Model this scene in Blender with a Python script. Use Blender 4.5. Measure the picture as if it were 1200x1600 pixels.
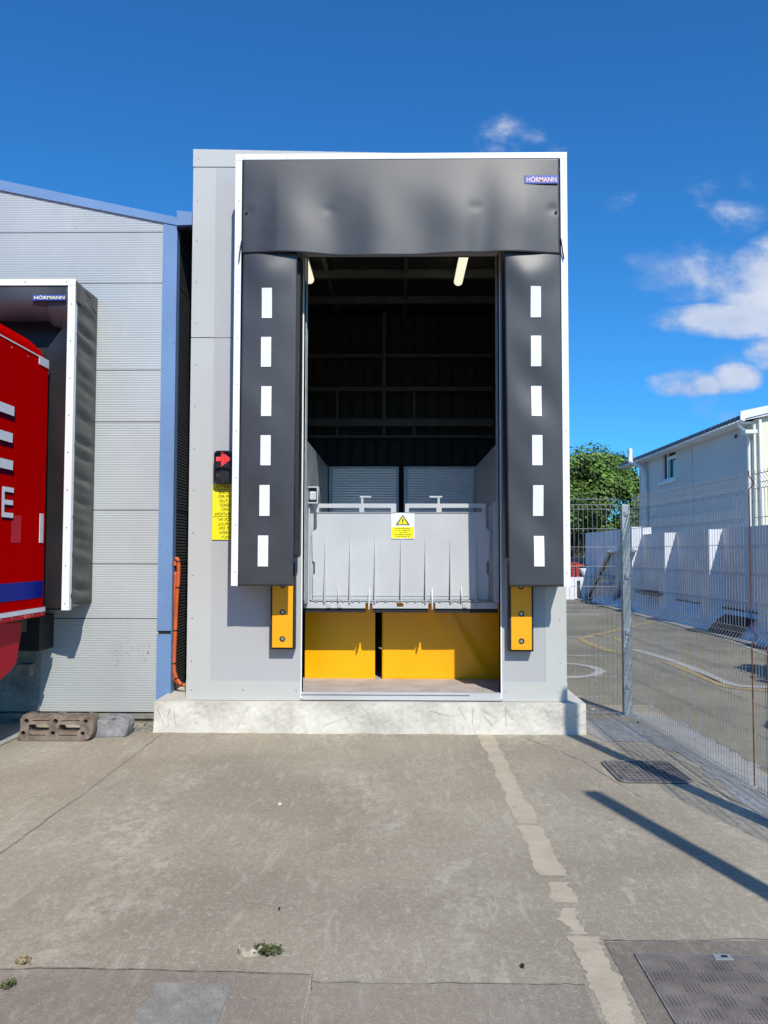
import bpy, math, random
from mathutils import Vector, Matrix
R = math.radians
random.seed(7)
S = bpy.context.scene
C = S.collection
for o in list(bpy.data.objects): bpy.data.objects.remove(o)

# ------------------------------------------------------------------ camera
FL = 1297.0; K = .925           # focal length in photo pixels; K scales widths and heights
PITCH, YAW, EYE = R(2.82), R(.97), 1.62
cam = bpy.data.cameras.new('camera'); camo = bpy.data.objects.new('camera', cam); C.objects.link(camo)
cam.sensor_fit = 'HORIZONTAL'; cam.sensor_width = 36; cam.lens = 36.0 * FL / 1200
cam.clip_start = 0.05; cam.clip_end = 3000
S.camera = camo
ROLL = R(.12)
rr = Vector((math.cos(YAW), math.sin(YAW), 0))
ff = Vector((-math.sin(YAW) * math.cos(PITCH), math.cos(YAW) * math.cos(PITCH), math.sin(PITCH)))
uu = rr.cross(ff)
rr, uu = rr * math.cos(ROLL) + uu * math.sin(ROLL), uu * math.cos(ROLL) - rr * math.sin(ROLL)
camo.matrix_world = Matrix(((rr.x, uu.x, -ff.x, 0), (rr.y, uu.y, -ff.y, 0), (rr.z, uu.z, -ff.z, EYE), (0, 0, 0, 1)))
# ------------------------------------------------------------------ light
SUN_AZ, SUN_EL = R(15.5), R(42)          # the sun stands behind the photographer, to the right
sd = Vector((math.sin(SUN_AZ) * math.cos(SUN_EL), -math.cos(SUN_AZ) * math.cos(SUN_EL), math.sin(SUN_EL)))
sl = bpy.data.lights.new('sun', 'SUN'); sl.energy = 4.3; sl.angle = R(0.5); sl.color = (1, .945, .85)
so = bpy.data.objects.new('sun', sl); C.objects.link(so); so.rotation_euler = sd.to_track_quat('Z', 'Y').to_euler()
S.view_settings.view_transform = 'Standard'; S.view_settings.look = 'None'
S.view_settings.exposure = 0.0; S.view_settings.gamma = 1.0
W = bpy.data.worlds.new('World'); S.world = W; W.use_nodes = True
nt = W.node_tree; nt.nodes.clear()
def N(t, ty, **k):
    n = t.nodes.new(ty)
    for a, b in k.items(): setattr(n, a, b)
    return n
def setin(t, sock, v):
    if isinstance(v, bpy.types.NodeSocket): t.links.new(v, sock)
    else: sock.default_value = v
def M(t, op, a, b=0.0, c=0.0, clamp=False):
    n = N(t, 'ShaderNodeMath', operation=op); n.use_clamp = clamp
    for i, v in enumerate((a, b, c)): setin(t, n.inputs[i], v)
    return n.outputs[0]
def MIX(t, f, a, b, bt='MIX'):
    n = N(t, 'ShaderNodeMix', data_type='RGBA', blend_type=bt)
    setin(t, n.inputs[0], f)
    for i, v in ((6, a), (7, b)):
        if isinstance(v, (tuple, list)) and len(v) == 3: v = (*v, 1)
        setin(t, n.inputs[i], v)
    return n.outputs[2]
sky = N(nt, 'ShaderNodeTexSky', sky_type='NISHITA')
sky.sun_disc = False; sky.sun_elevation = SUN_EL; sky.sun_rotation = math.pi - SUN_AZ
sky.air_density = 1.0; sky.dust_density = 0.35; sky.ozone_density = 2.2; sky.altitude = 0
tc = N(nt, 'ShaderNodeTexCoord'); sp = N(nt, 'ShaderNodeSeparateXYZ'); nt.links.new(tc.outputs['Generated'], sp.inputs[0])
ysafe = M(nt, 'MAXIMUM', sp.outputs[1], 0.02)
gx = M(nt, 'DIVIDE', sp.outputs[0], ysafe); gz = M(nt, 'DIVIDE', sp.outputs[2], ysafe)
cb = N(nt, 'ShaderNodeCombineXYZ'); setin(nt, cb.inputs[0], gx); setin(nt, cb.inputs[1], M(nt, 'MULTIPLY', gz, 1.5))
nz = N(nt, 'ShaderNodeTexNoise'); nz.inputs['Scale'].default_value = 9; nz.inputs['Detail'].default_value = 9; nz.inputs['Roughness'].default_value = .62
nt.links.new(cb.outputs[0], nz.inputs['Vector'])
nzb = N(nt, 'ShaderNodeTexNoise'); nzb.inputs['Scale'].default_value = 26; nzb.inputs['Detail'].default_value = 6
nt.links.new(cb.outputs[0], nzb.inputs['Vector'])
dens = None
# cloud banks as (bearing, height, width, thickness, density) on the sky
for cx, cz, rx, rz, am in [(.60, .345, .15, .075, 1.5), (.50, .305, .17, .022, 1.15), (.43, .355, .03, .03, .50), (.50, .33, .06, .035, .9), (.162, .548, .062, .042, .52), (.42, .45, .065, .042, .40),
                           (.295, .462, .04, .022, .32), (.375, .222, .05, .018, .8), (.442, .226, .034, .020, 1.15), (.405, .221, .03, .014, 1.0), (.50, .262, .045, .03, .7),
                           (.27, .252, .07, .02, .25), (.385, .375, .09, .05, .42), (.46, .49, .09, .04, .25), (-1.6, .5, .5, .2, .8), (1.3, .6, .5, .25, .9), (1.1, .2, .6, .1, .9)]:
    cx, cz, rx, rz = cx * K, cz * K, rx * K, rz * K
    a = M(nt, 'DIVIDE', M(nt, 'SUBTRACT', gx, cx), rx); b = M(nt, 'DIVIDE', M(nt, 'SUBTRACT', gz, cz), rz)
    r2 = M(nt, 'ADD', M(nt, 'MULTIPLY', a, a), M(nt, 'MULTIPLY', b, b))
    g = M(nt, 'MULTIPLY', M(nt, 'SUBTRACT', 1.0, M(nt, 'MULTIPLY', r2, .5), clamp=True), am)
    dens = g if dens is None else M(nt, 'MAXIMUM', dens, g)
nn = M(nt, 'ADD', M(nt, 'MULTIPLY', M(nt, 'SUBTRACT', nz.outputs[0], .5), 2.3), M(nt, 'MULTIPLY', M(nt, 'SUBTRACT', nzb.outputs[0], .5), .5))
dd = M(nt, 'MULTIPLY', M(nt, 'ADD', M(nt, 'SUBTRACT', dens, .22), M(nt, 'MULTIPLY', nn, M(nt, 'MINIMUM', M(nt, 'MULTIPLY', dens, 2.5), 1.0))), 1.35, clamp=True)
sm = N(nt, 'ShaderNodeMapRange', interpolation_type='SMOOTHSTEP'); setin(nt, sm.inputs[0], dd)
fac = M(nt, 'MULTIPLY', sm.outputs[0], M(nt, 'GREATER_THAN', sp.outputs[1], 0.05))
nzc = N(nt, 'ShaderNodeTexNoise'); nzc.inputs['Scale'].default_value = 7; nzc.inputs['Detail'].default_value = 6
cb2 = N(nt, 'ShaderNodeCombineXYZ'); setin(nt, cb2.inputs[0], M(nt, 'ADD', gx, .04)); setin(nt, cb2.inputs[1], M(nt, 'MULTIPLY', M(nt, 'ADD', gz, -.03), 1.6)); nt.links.new(cb2.outputs[0], nzc.inputs['Vector'])
shade = M(nt, 'ADD', M(nt, 'MULTIPLY', dd, .55), M(nt, 'MULTIPLY', M(nt, 'SUBTRACT', nzc.outputs[0], .50), 2.2))
ccol = MIX(nt, M(nt, 'MULTIPLY', shade, 1.0, clamp=True), (3.2, 4.6, 7.6), (8.6, 8.8, 9.4))
tint = MIX(nt, 1.0, sky.outputs[0], (.27, .96, 1.60), 'MULTIPLY')
bg = N(nt, 'ShaderNodeBackground'); bg.inputs['Strength'].default_value = .098
nt.links.new(MIX(nt, M(nt, 'MULTIPLY', fac, .93), tint, ccol), bg.inputs[0])
wo = N(nt, 'ShaderNodeOutputWorld'); nt.links.new(bg.outputs[0], wo.inputs[0])

# ------------------------------------------------------------------ measuring helpers (photo measurements -> metres, on a given real plane)
def ray(u, v): return ff + rr * ((u - 600) / FL) - uu * ((v - 800) / FL)
def PY(u, v, Y):
    d = ray(u, v); t = Y / d.y; return (d.x * t, EYE + d.z * t)
def PX(u, v, X):
    d = ray(u, v); t = X / d.x; return (d.y * t, EYE + d.z * t)
def G(u, v):
    d = ray(u, v); t = -EYE / d.z; return (d.x * t, d.y * t)
def xx(u, v, Y): return PY(u, v, Y)[0]
def zz(v, Y, u=622): return PY(u, v, Y)[1]

# ------------------------------------------------------------------ materials
def mat(name, col, rough=.6, metal=0.0, var=.08, vscale=3.0, bump=0.0, bscale=60.0, fine=0.0, col2=None, spec=.5, stretch=(1, 1, 1), coat=0.0, detail=6, dirt=None):
    m = bpy.data.materials.new(name); m.use_nodes = True; t = m.node_tree; t.nodes.clear()
    out = N(t, 'ShaderNodeOutputMaterial'); p = N(t, 'ShaderNodeBsdfPrincipled'); t.links.new(p.outputs[0], out.inputs[0])
    tcn = N(t, 'ShaderNodeTexCoord'); mp = N(t, 'ShaderNodeMapping'); mp.inputs['Scale'].default_value = stretch
    t.links.new(tcn.outputs['Object'], mp.inputs[0])
    n1 = N(t, 'ShaderNodeTexNoise'); n1.inputs['Scale'].default_value = vscale; n1.inputs['Detail'].default_value = detail; n1.inputs['Roughness'].default_value = .6
    t.links.new(mp.outputs[0], n1.inputs[0])
    c2 = col2 if col2 else tuple(min(1, c * (1 + 2.2 * var)) for c in col); c1 = col if col2 else tuple(c * (1 - 2.2 * var) for c in col)
    mr = N(t, 'ShaderNodeMapRange'); mr.inputs[1].default_value = .3; mr.inputs[2].default_value = .7; t.links.new(n1.outputs[0], mr.inputs[0])
    c = MIX(t, mr.outputs[0], c1, c2)
    if fine:
        n2 = N(t, 'ShaderNodeTexNoise'); n2.inputs['Scale'].default_value = 140; n2.inputs['Detail'].default_value = 3; t.links.new(tcn.outputs['Object'], n2.inputs[0])
        k = M(t, 'ADD', 1 - fine * .5, M(t, 'MULTIPLY', n2.outputs[0], fine))
        kc = N(t, 'ShaderNodeCombineXYZ')
        for i in range(3): setin(t, kc.inputs[i], k)
        c = MIX(t, 1.0, c, kc.outputs[0], 'MULTIPLY')
    if dirt:
        n4 = N(t, 'ShaderNodeTexNoise'); n4.inputs['Scale'].default_value = dirt[2]; n4.inputs['Detail'].default_value = 9; n4.inputs['Roughness'].default_value = .7
        mp4 = N(t, 'ShaderNodeMapping'); mp4.inputs['Scale'].default_value = dirt[3]; t.links.new(tcn.outputs['Object'], mp4.inputs[0]); t.links.new(mp4.outputs[0], n4.inputs[0])
        mr4 = N(t, 'ShaderNodeMapRange'); mr4.inputs[1].default_value = dirt[1]; mr4.inputs[2].default_value = dirt[1] + .14; t.links.new(n4.outputs[0], mr4.inputs[0])
        c = MIX(t, M(t, 'MULTIPLY', mr4.outputs[0], dirt[4]), c, dirt[0])
    t.links.new(c, p.inputs['Base Color'])
    rn = M(t, 'ADD', rough - .06, M(t, 'MULTIPLY', n1.outputs[0], .12)); t.links.new(rn, p.inputs['Roughness'])
    p.inputs['Metallic'].default_value = metal; p.inputs['Specular IOR Level'].default_value = spec; p.inputs['Coat Weight'].default_value = coat; p.inputs['Coat Roughness'].default_value = .08
    if bump:
        n3 = N(t, 'ShaderNodeTexNoise'); n3.inputs['Scale'].default_value = bscale; n3.inputs['Detail'].default_value = 5; t.links.new(mp.outputs[0], n3.inputs[0])
        b = N(t, 'ShaderNodeBump'); b.inputs['Strength'].default_value = bump; b.inputs['Distance'].default_value = .02
        t.links.new(n3.outputs[0], b.inputs['Height']); t.links.new(b.outputs[0], p.inputs['Normal'])
    return m
def emis(name, col, st):
    m = bpy.data.materials.new(name); m.use_nodes = True; t = m.node_tree; p = t.nodes['Principled BSDF']
    p.inputs['Base Color'].default_value = (*col, 1); p.inputs['Emission Color'].default_value = (*col, 1); p.inputs['Emission Strength'].default_value = st
    return m
def ribbed(name, col, pitch, axis, metal=.0, rough=.5, strength=.5, var=.05, dirt=None, duty=None):
    """sheet with fine rolled ribs, pitch in metres"""
    m = mat(name, col, rough, metal, var, 1.2, dirt=dirt, stretch=(1, 1, .5)); t = m.node_tree; p = [n for n in t.nodes if n.type == 'BSDF_PRINCIPLED'][0]
    tcn = N(t, 'ShaderNodeTexCoord'); s = N(t, 'ShaderNodeSeparateXYZ'); t.links.new(tcn.outputs['Object'], s.inputs[0])
    w = M(t, 'SINE', M(t, 'MULTIPLY', s.outputs[axis], 2 * math.pi / pitch))
    if duty: w = M(t, 'MULTIPLY', M(t, 'SUBTRACT', w, duty), 4.0, clamp=True)
    n3 = N(t, 'ShaderNodeTexNoise'); n3.inputs['Scale'].default_value = 2.2; n3.inputs['Detail'].default_value = 2; t.links.new(tcn.outputs['Object'], n3.inputs[0])
    h = M(t, 'ADD', M(t, 'MULTIPLY', w, pitch * .12), M(t, 'MULTIPLY', n3.outputs[0], .02))
    b = N(t, 'ShaderNodeBump'); b.inputs['Strength'].default_value = strength; b.inputs['Distance'].default_value = 1.0
    t.links.new(h, b.inputs['Height']); t.links.new(b.outputs[0], p.inputs['Normal'])
    return m
MT = {}
MT['panel'] = mat('pale_grey_panel', (.455, .46, .465), .45, 0, .012, .8, bump=.03, bscale=300)
MT['trim'] = mat('pale_grey_trim', (.52, .53, .50), .42, 0, .015, 1.1, dirt=((.42, .40, .36), .72, 2.5, (1, 1, .3), .25))
MT['joint'] = mat('dark_joint', (.05, .05, .05), .8)
MT['white_alu'] = mat('white_aluminium', (.86, .88, .89), .35, .0, .02, 2)
MT['vinyl'] = mat('grey_black_vinyl', (.044, .045, .049), .40, 0, .10, 1.5, bump=.10, bscale=220, spec=.62, dirt=((.085, .083, .08), .60, 2.2, (1, 1, 2.5), .35))
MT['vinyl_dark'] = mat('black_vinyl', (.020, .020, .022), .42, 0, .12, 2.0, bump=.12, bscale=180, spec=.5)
MT['vinyl_side'] = mat('weathered_vinyl', (.075, .07, .06), .5, 0, .2, 4, bump=.3, bscale=60, dirt=((.12, .11, .10), .62, 6, (1, 1, .5), .5))
MT['rubber'] = mat('black_rubber', (.012, .012, .012), .55, 0, .2, 6, bump=.3, bscale=80)
MT['mark_white'] = mat('white_marking', (.84, .87, .87), .5, 0, .015, 4)
MT['blue_logo'] = mat('blue_label', (.04, .08, .42), .4); MT['logo_red'] = mat('pink_white_letters', (.9, .62, .55), .4); MT['logo_yel'] = mat('yellow_white_letters', (.86, .85, .42), .4)
MT['yellow'] = mat('signal_yellow_paint', (.95, .435, .0), .3, 0, .03, 1.2, spec=.35, coat=.15, bump=.02, bscale=4, dirt=((.75, .5, .16), .69, 5, (1, 1, .3), .5))
MT['yellow_plate'] = mat('bumper_yellow', (.93, .41, .0), .45, 0, .02, 3, dirt=((.3, .16, .05), .7, 14, (1, 1, 1), .5))
MT['galv'] = mat('galvanised_steel', (.55, .57, .58), .38, .75, .12, 14, bump=.05, bscale=60)
MT['galv_dull'] = mat('dull_galvanised', (.33, .37, .38), .55, .3, .10, 10, dirt=((.2, .17, .14), .68, 9, (1, 1, .4), .5))
MT['bolt'] = mat('steel_bolt', (.45, .45, .44), .4, .8, .2, 40)
MT['liftgrey'] = mat('light_grey_paint', (.535, .54, .545), .42, 0, .03, 2.2, bump=.04, bscale=120, dirt=((.33, .29, .25), .70, 6, (1, 1, .5), .55))
MT['liftdark'] = mat('side_guard_grey', (.42, .44, .45), .45, .1, .08, 3)
MT['liner'] = ribbed('shade_toned_liner', (.042, .038, .036), .19, 0, rough=.6, strength=.8, duty=.7)  # pale grey panels; the dim interior's shade is put into this dark colour
MT['liner_y'] = ribbed('shade_toned_ceiling', (.03, .028, .027), .19, 1, rough=.6, strength=.8, duty=.7)  # ceiling colour carries the interior gloom as well
MT['beam'] = mat('dark_grey_steel', (.15, .145, .14), .5, .1, .1, 4)
MT['alu_gate'] = ribbed('ribbed_aluminium', (.80, .83, .87), .032, 2, metal=.25, rough=.40, strength=.9)
MT['concrete_floor'] = mat('pinkish_concrete', (.50, .44, .40), .85, 0, .08, 5, bump=.2, bscale=50, fine=.2)
MT['plinth'] = mat('pale_plinth_concrete', (.60, .58, .505), .85, 0, .09, 2.6, bump=.55, bscale=9, fine=.22, dirt=((.40, .37, .31), .58, 7, (1, 1, .35), .55))
MT['clad'] = ribbed('silver_ribbed_cladding', (.50, .52, .51), .0235, 2, metal=.2, rough=.42, strength=.30, var=.03, dirt=((.56, .57, .55), .60, 1.6, (1, 1, .35), .45))
MT['blue'] = mat('pale_blue_flashing', (.165, .285, .50), .45, .0, .04, 1.5, bump=.05, bscale=3, dirt=((.42, .45, .52), .70, 6, (1, 1, .5), .5))
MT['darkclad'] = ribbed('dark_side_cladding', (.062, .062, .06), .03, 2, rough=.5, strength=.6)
MT['red'] = mat('red_lorry_paint', (.52, .0005, .001), .5, 0, .03, .8, spec=.0)
MT['red_trim'] = mat('crimson_moulding', (.42, .006, .02), .5, 0, .06, 2, spec=.1)
MT['lorry_blue'] = mat('royal_blue_band', (.004, .016, .24), .4, spec=.05); MT['lorry_white'] = mat('white_vinyl_letter', (.66, .68, .72), .35, 0, .02)
MT['lorry_shadow'] = mat('maroon_letter_outline', (.045, .002, .012), .6, spec=.0)
MT['tread'] = mat('chequer_aluminium', (.42, .43, .42), .38, .6, .15, 8, dirt=((.16, .14, .12), .55, 6, (1, 1, 1), .7))
MT['orange'] = mat('orange_conduit', (.62, .12, .025), .45, 0, .08, 6)
MT['rust'] = mat('rusty_iron', (.11, .075, .05), .85, .1, .3, 14, bump=.6, bscale=60, col2=(.30, .24, .19), dirt=((.05, .035, .03), .6, 12, (1, 1, 1), .8))
MT['rustwire'] = mat('rusted_wire', (.11, .04, .025), .85, 0, .3, 20)
MT['block'] = mat('weathered_block', (.26, .26, .26), .9, 0, .15, 12, bump=.8, bscale=25, fine=.3)
MT['wire'] = mat('galvanised_wire', (.33, .35, .36), .45, .3, .1, 10)
MT['render_white'] = mat('white_painted_render', (.74, .76, .80), .75, 0, .05, 1.0, bump=.15, bscale=14, dirt=((.50, .47, .45), .62, 1.6, (1, 1, .5), .5))
MT['bld_white'] = mat('cream_white_render', (.66, .68, .66), .8, 0, .03, .6, dirt=((.6, .6, .55), .62, .8, (1, 1, .3), .5))
MT['bld_cream'] = mat('cream_render', (.78, .74, .58), .8, 0, .03, .6)
MT['pvc'] = mat('white_plastic', (.78, .80, .78), .4, 0, .03); MT['roof_dark'] = mat('dark_blue_roof_sheet', (.03, .045, .085), .5, 0, .15, 3)
MT['glass'] = mat('window_glass', (.015, .02, .022), .06, 0, .3, 3, coat=.5); MT['lens'] = mat('lamp_glass', (.7, .74, .76), .15, .3, .05)
MT['black'] = mat('matt_black', (.010, .010, .010), .6); MT['sign_yellow'] = mat('sign_yellow', (.92, .84, .006), .45, 0, .02)
MT['sign_white'] = mat('sign_white', (.85, .86, .9), .4, 0, .02); MT['ink'] = mat('sign_ink', (.03, .026, .012), .6); MT['signal'] = mat('signal_black', (.012, .011, .011), .35)
MT['led_off'] = mat('unlit_led', (.20, .19, .18), .25); MT['red_item'] = mat('weathered_red', (.48, .04, .025), .5)
MT['led'] = emis('red_led', (1.0, .16, .14), 1.7); MT['led_glow'] = emis('red_led_lens', (.42, .004, .012), .55)
MT['tube'] = emis('lit_tube', (1.0, .97, .72), .95)
MT['leaf1'] = mat('leaf_green', (.085, .165, .022), .6, 0, .4, 1.3); MT['leaf2'] = mat('leaf_light', (.16, .25, .035), .6, 0, .3, 1.3); MT['leaf3'] = mat('leaf_dark', (.04, .09, .015), .6, 0, .3, 1.3)
MT['bark'] = mat('bark', (.10, .08, .06), .9, 0, .3, 8, bump=.6, bscale=20)
MT['weed'] = mat('weed_green', (.11, .13, .045), .7, 0, .3, 30); MT['straw'] = mat('dry_straw', (.42, .34, .18), .8, 0, .2, 30); MT['cup'] = mat('old_plastic_ring', (.45, .40, .31), .8, 0, .15, 40)
MT['litter'] = mat('scrap_paper', (.75, .74, .7), .8)
MT['mortar'] = mat('grimy_sill', (.22, .21, .18), .9, 0, .25, 8, bump=.6, bscale=25)
MT['car_grey'] = mat('grey_car_paint', (.10, .11, .12), .25, .4, .05, 2, coat=.5)

def concrete(name, base, light, dark, s=1.0, blotch=.75, redd=(.335, .285, .215)):
    m = bpy.data.materials.new(name); m.use_nodes = True; t = m.node_tree; t.nodes.clear()
    out = N(t, 'ShaderNodeOutputMaterial'); p = N(t, 'ShaderNodeBsdfPrincipled'); t.links.new(p.outputs[0], out.inputs[0])
    g = N(t, 'ShaderNodeNewGeometry')
    def noise(sc, det, ro, st=(1, 1, 1), dist=0, rot=0):
        mp = N(t, 'ShaderNodeMapping'); mp.inputs['Scale'].default_value = st; mp.inputs['Rotation'].default_value = (0, 0, rot); t.links.new(g.outputs['Position'], mp.inputs[0])
        n = N(t, 'ShaderNodeTexNoise'); n.inputs['Scale'].default_value = sc * s; n.inputs['Detail'].default_value = det; n.inputs['Roughness'].default_value = ro; n.inputs['Distortion'].default_value = dist
        t.links.new(mp.outputs[0], n.inputs[0]); return n.outputs[0]
    def ramp(x, a, b):
        r = N(t, 'ShaderNodeMapRange', interpolation_type='SMOOTHSTEP'); setin(t, r.inputs[0], x); r.inputs[1].default_value = a; r.inputs[2].default_value = b; return r.outputs[0]
    c = MIX(t, ramp(noise(.55, 6, .6), .38, .60), dark, base)
    c = MIX(t, M(t, 'MULTIPLY', ramp(noise(.8, 3, .5, (1, .6, 1)), .45, .75), .5), c, redd)
    wear = M(t, 'MULTIPLY', ramp(noise(.9, 4, .6, (1.2, .55, 1), .4, .35), .47, .68), ramp(noise(14, 8, .75, (1, .6, 1)), .40, .62))
    c = MIX(t, M(t, 'MULTIPLY', wear, blotch), c, light)
    st = ramp(noise(3.0, 6, .7, (2.2, .35, 1), .3), .58, .72); c = MIX(t, M(t, 'MULTIPLY', st, .22), c, dark)
    m1 = noise(34, 6, .75, (1, .7, 1), .4); c = MIX(t, M(t, 'MULTIPLY', ramp(m1, .50, .66), .38), c, light); c = MIX(t, M(t, 'MULTIPLY', ramp(m1, .50, .36), .38), c, dark)
    m2 = noise(5, 7, .7, (2.6, .5, 1), .5, -.25); c = MIX(t, M(t, 'MULTIPLY', ramp(m2, .54, .66), .35), c, light)
    sp1 = noise(170, 2, .6); c = MIX(t, M(t, 'MULTIPLY', ramp(sp1, .52, .72), .55), c, light)
    sp2 = noise(120, 2, .6, rot=.7); c = MIX(t, M(t, 'MULTIPLY', ramp(sp2, .55, .75), .6), c, tuple(x * .5 for x in dark))
    sp3 = noise(38, 4, .7, rot=.2); c = MIX(t, M(t, 'MULTIPLY', ramp(sp3, .64, .70), .5), c, tuple(min(.7, x * 1.3) for x in light))
    t.links.new(c, p.inputs['Base Color']); p.inputs['Roughness'].default_value = .88; p.inputs['Specular IOR Level'].default_value = .3
    b = N(t, 'ShaderNodeBump'); b.inputs['Strength'].default_value = .5; b.inputs['Distance'].default_value = .006
    t.links.new(M(t, 'ADD', noise(150, 3, .7), M(t, 'MULTIPLY', noise(9, 5, .6), 1.5)), b.inputs['Height']); t.links.new(b.outputs[0], p.inputs['Normal'])
    return m
MT['yard'] = concrete('yard_concrete', (.395, .345, .255), (.60, .555, .44), (.30, .258, .19))
MT['yard_patch'] = concrete('patched_concrete', (.33, .282, .22), (.50, .45, .36), (.255, .215, .168), blotch=.45)
MT['yard_dark'] = concrete('darker_concrete', (.255, .222, .178), (.39, .35, .29), (.195, .168, .135), blotch=.5)
MT['road'] = concrete('road_asphalt', (.25, .228, .165), (.38, .35, .27), (.175, .158, .115), blotch=.4)
MT['dust'] = concrete('dusty_concrete_edge', (.34, .335, .32), (.50, .50, .48), (.24, .23, .21), blotch=.8)
def paint_mark(name, col, under, thr=.5):
    m = mat(name, col, .8, 0, .06, 6, bump=.2, bscale=70, fine=.25, dirt=(under, thr, 9, (1, 1, 1), .85)); return m
MT['line_yellow'] = paint_mark('faded_cream_paint', (.50, .43, .315), (.36, .31, .235), .57)
MT['line_road'] = paint_mark('faded_yellow_paint', (.40, .30, .12), (.2, .185, .165), .5)
MT['line_white'] = paint_mark('faded_white_paint', (.42, .41, .38), (.2, .185, .165), .52)
MT['steelplate'] = mat('worn_steel_plate', (.19, .168, .15), .75, .0, .15, 5, bump=.2, bscale=90, spec=.25, dirt=((.30, .29, .27), .62, 7, (1, 1, 1), .6))
MT['treadgrey'] = mat('dusty_tread_plate', (.30, .29, .255), .75, .0, .12, 8, spec=.2, dirt=((.29, .26, .225), .50, 3.5, (1, .5, 1), .9))
MT['castiron'] = mat('cast_iron', (.115, .107, .10), .7, .1, .2, 12, bump=.4, bscale=60)
MT['castiron2'] = mat('cast_iron_worn', (.24, .23, .215), .6, .2, .2, 12)

# ------------------------------------------------------------------ mesh helpers
class MB:
    def __init__(s): s.v = []; s.f = []
    def poly(s, pts):
        n = len(s.v); s.v += [tuple(p) for p in pts]; s.f.append(tuple(range(n, n + len(pts))))
    def box(s, x0, x1, y0, y1, z0, z1):
        x0, x1 = min(x0, x1), max(x0, x1); y0, y1 = min(y0, y1), max(y0, y1); z0, z1 = min(z0, z1), max(z0, z1)
        n = len(s.v)
        s.v += [(x0, y0, z0), (x1, y0, z0), (x1, y1, z0), (x0, y1, z0), (x0, y0, z1), (x1, y0, z1), (x1, y1, z1), (x0, y1, z1)]
        s.f += [tuple(n + i for i in q) for q in ((0, 3, 2, 1), (4, 5, 6, 7), (0, 1, 5, 4), (1, 2, 6, 5), (2, 3, 7, 6), (3, 0, 4, 7))]
        return s
    def prism(s, pts, d):
        """closed prism from a planar loop of 3D points pushed along vector d"""
        d = Vector(d); a = [Vector(p) for p in pts]; n = len(s.v); k = len(a)
        s.v += [tuple(p) for p in a] + [tuple(p + d) for p in a]
        s.f.append(tuple(n + i for i in range(k))[::-1]); s.f.append(tuple(n + k + i for i in range(k)))
        for i in range(k): j = (i + 1) % k; s.f.append((n + i, n + j, n + k + j, n + k + i))
        return s
    def tube(s, pts, r, seg=8, r2=None):
        pts = [Vector(p) for p in pts]; n = len(s.v); k = len(pts)
        for i, p in enumerate(pts):
            d = (pts[min(i + 1, k - 1)] - pts[max(i - 1, 0)]).normalized()
            a = d.cross(Vector((0, 0, 1)) if abs(d.z) < .9 else Vector((1, 0, 0))).normalized(); b = d.cross(a)
            q = r if r2 is None else r + (r2 - r) * i / (k - 1)
            for j in range(seg):
                t = 2 * math.pi * j / seg; s.v.append(tuple(p + a * math.cos(t) * q + b * math.sin(t) * q))
        for i in range(k - 1):
            for j in range(seg):
                j2 = (j + 1) % seg; s.f.append((n + i * seg + j, n + i * seg + j2, n + (i + 1) * seg + j2, n + (i + 1) * seg + j))
        s.f.append(tuple(n + j for j in range(seg))[::-1]); s.f.append(tuple(n + (k - 1) * seg + j for j in range(seg)))
        return s
    def disc(s, c, ax, r, h, seg=12):
        c = Vector(c); ax = Vector(ax).normalized(); return s.tube([c, c + ax * h], r, seg)
    def ball(s, c, r, seg=8, rings=5, sc=(1, 1, 1)):
        n = len(s.v); c = Vector(c)
        for i in range(1, rings):
            a = math.pi * i / rings
            for j in range(seg):
                t = 2 * math.pi * j / seg; s.v.append((c.x + r * sc[0] * math.sin(a) * math.cos(t), c.y + r * sc[1] * math.sin(a) * math.sin(t), c.z + r * sc[2] * math.cos(a)))
        s.v += [(c.x, c.y, c.z + r * sc[2]), (c.x, c.y, c.z - r * sc[2])]; T = len(s.v) - 2; B = T + 1
        for i in range(rings - 2):
            for j in range(seg): j2 = (j + 1) % seg; s.f.append((n + i * seg + j, n + (i + 1) * seg + j, n + (i + 1) * seg + j2, n + i * seg + j2))
        for j in range(seg): j2 = (j + 1) % seg; s.f.append((T, n + j, n + j2)); s.f.append((B, n + (rings - 2) * seg + j2, n + (rings - 2) * seg + j))
        return s
    def grid(s, fn, nu, nv):
        n = len(s.v)
        for i in range(nv + 1):
            for j in range(nu + 1): s.v.append(tuple(fn(j / nu, i / nv)))
        w = nu + 1
        for i in range(nv):
            for j in range(nu): s.f.append((n + i * w + j, n + i * w + j + 1, n + (i + 1) * w + j + 1, n + (i + 1) * w + j))
        return s
    def build(s, name, m, parent=None, bevel=0, smooth=False, solid=0, origin=None):
        me = bpy.data.meshes.new(name); o3 = Vector(origin) if origin else Vector((0, 0, 0))
        me.from_pydata([tuple(Vector(v) - o3) for v in s.v], [], s.f); me.validate(); me.update()
        return finish(me, name, m, parent, bevel, smooth, solid, o3)
def finish(me, name, m, parent=None, bevel=0, smooth=False, solid=0, o3=None):
    me.materials.clear(); me.materials.append(MT[m] if isinstance(m, str) else m)
    o = bpy.data.objects.new(name, me); C.objects.link(o)
    if smooth: me.polygons.foreach_set('use_smooth', [True] * len(me.polygons))
    if solid: k = o.modifiers.new('s', 'SOLIDIFY'); k.thickness = solid; k.offset = 1
    if bevel: k = o.modifiers.new('b', 'BEVEL'); k.width = bevel; k.segments = 2; k.limit_method = 'ANGLE'; k.angle_limit = R(40)
    p = Vector(o3) if o3 is not None else Vector((0, 0, 0)); q = parent
    if parent is not None:
        while q is not None: p = p - q.location; q = q.parent
        o.parent = parent
    o.location = p
    return o
def tag(o, label=None, cat=None, group=None, kind=None):
    if label: o['label'] = label
    if cat: o['category'] = cat
    if group: o['group'] = group
    if kind: o['kind'] = kind
    return o
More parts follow.
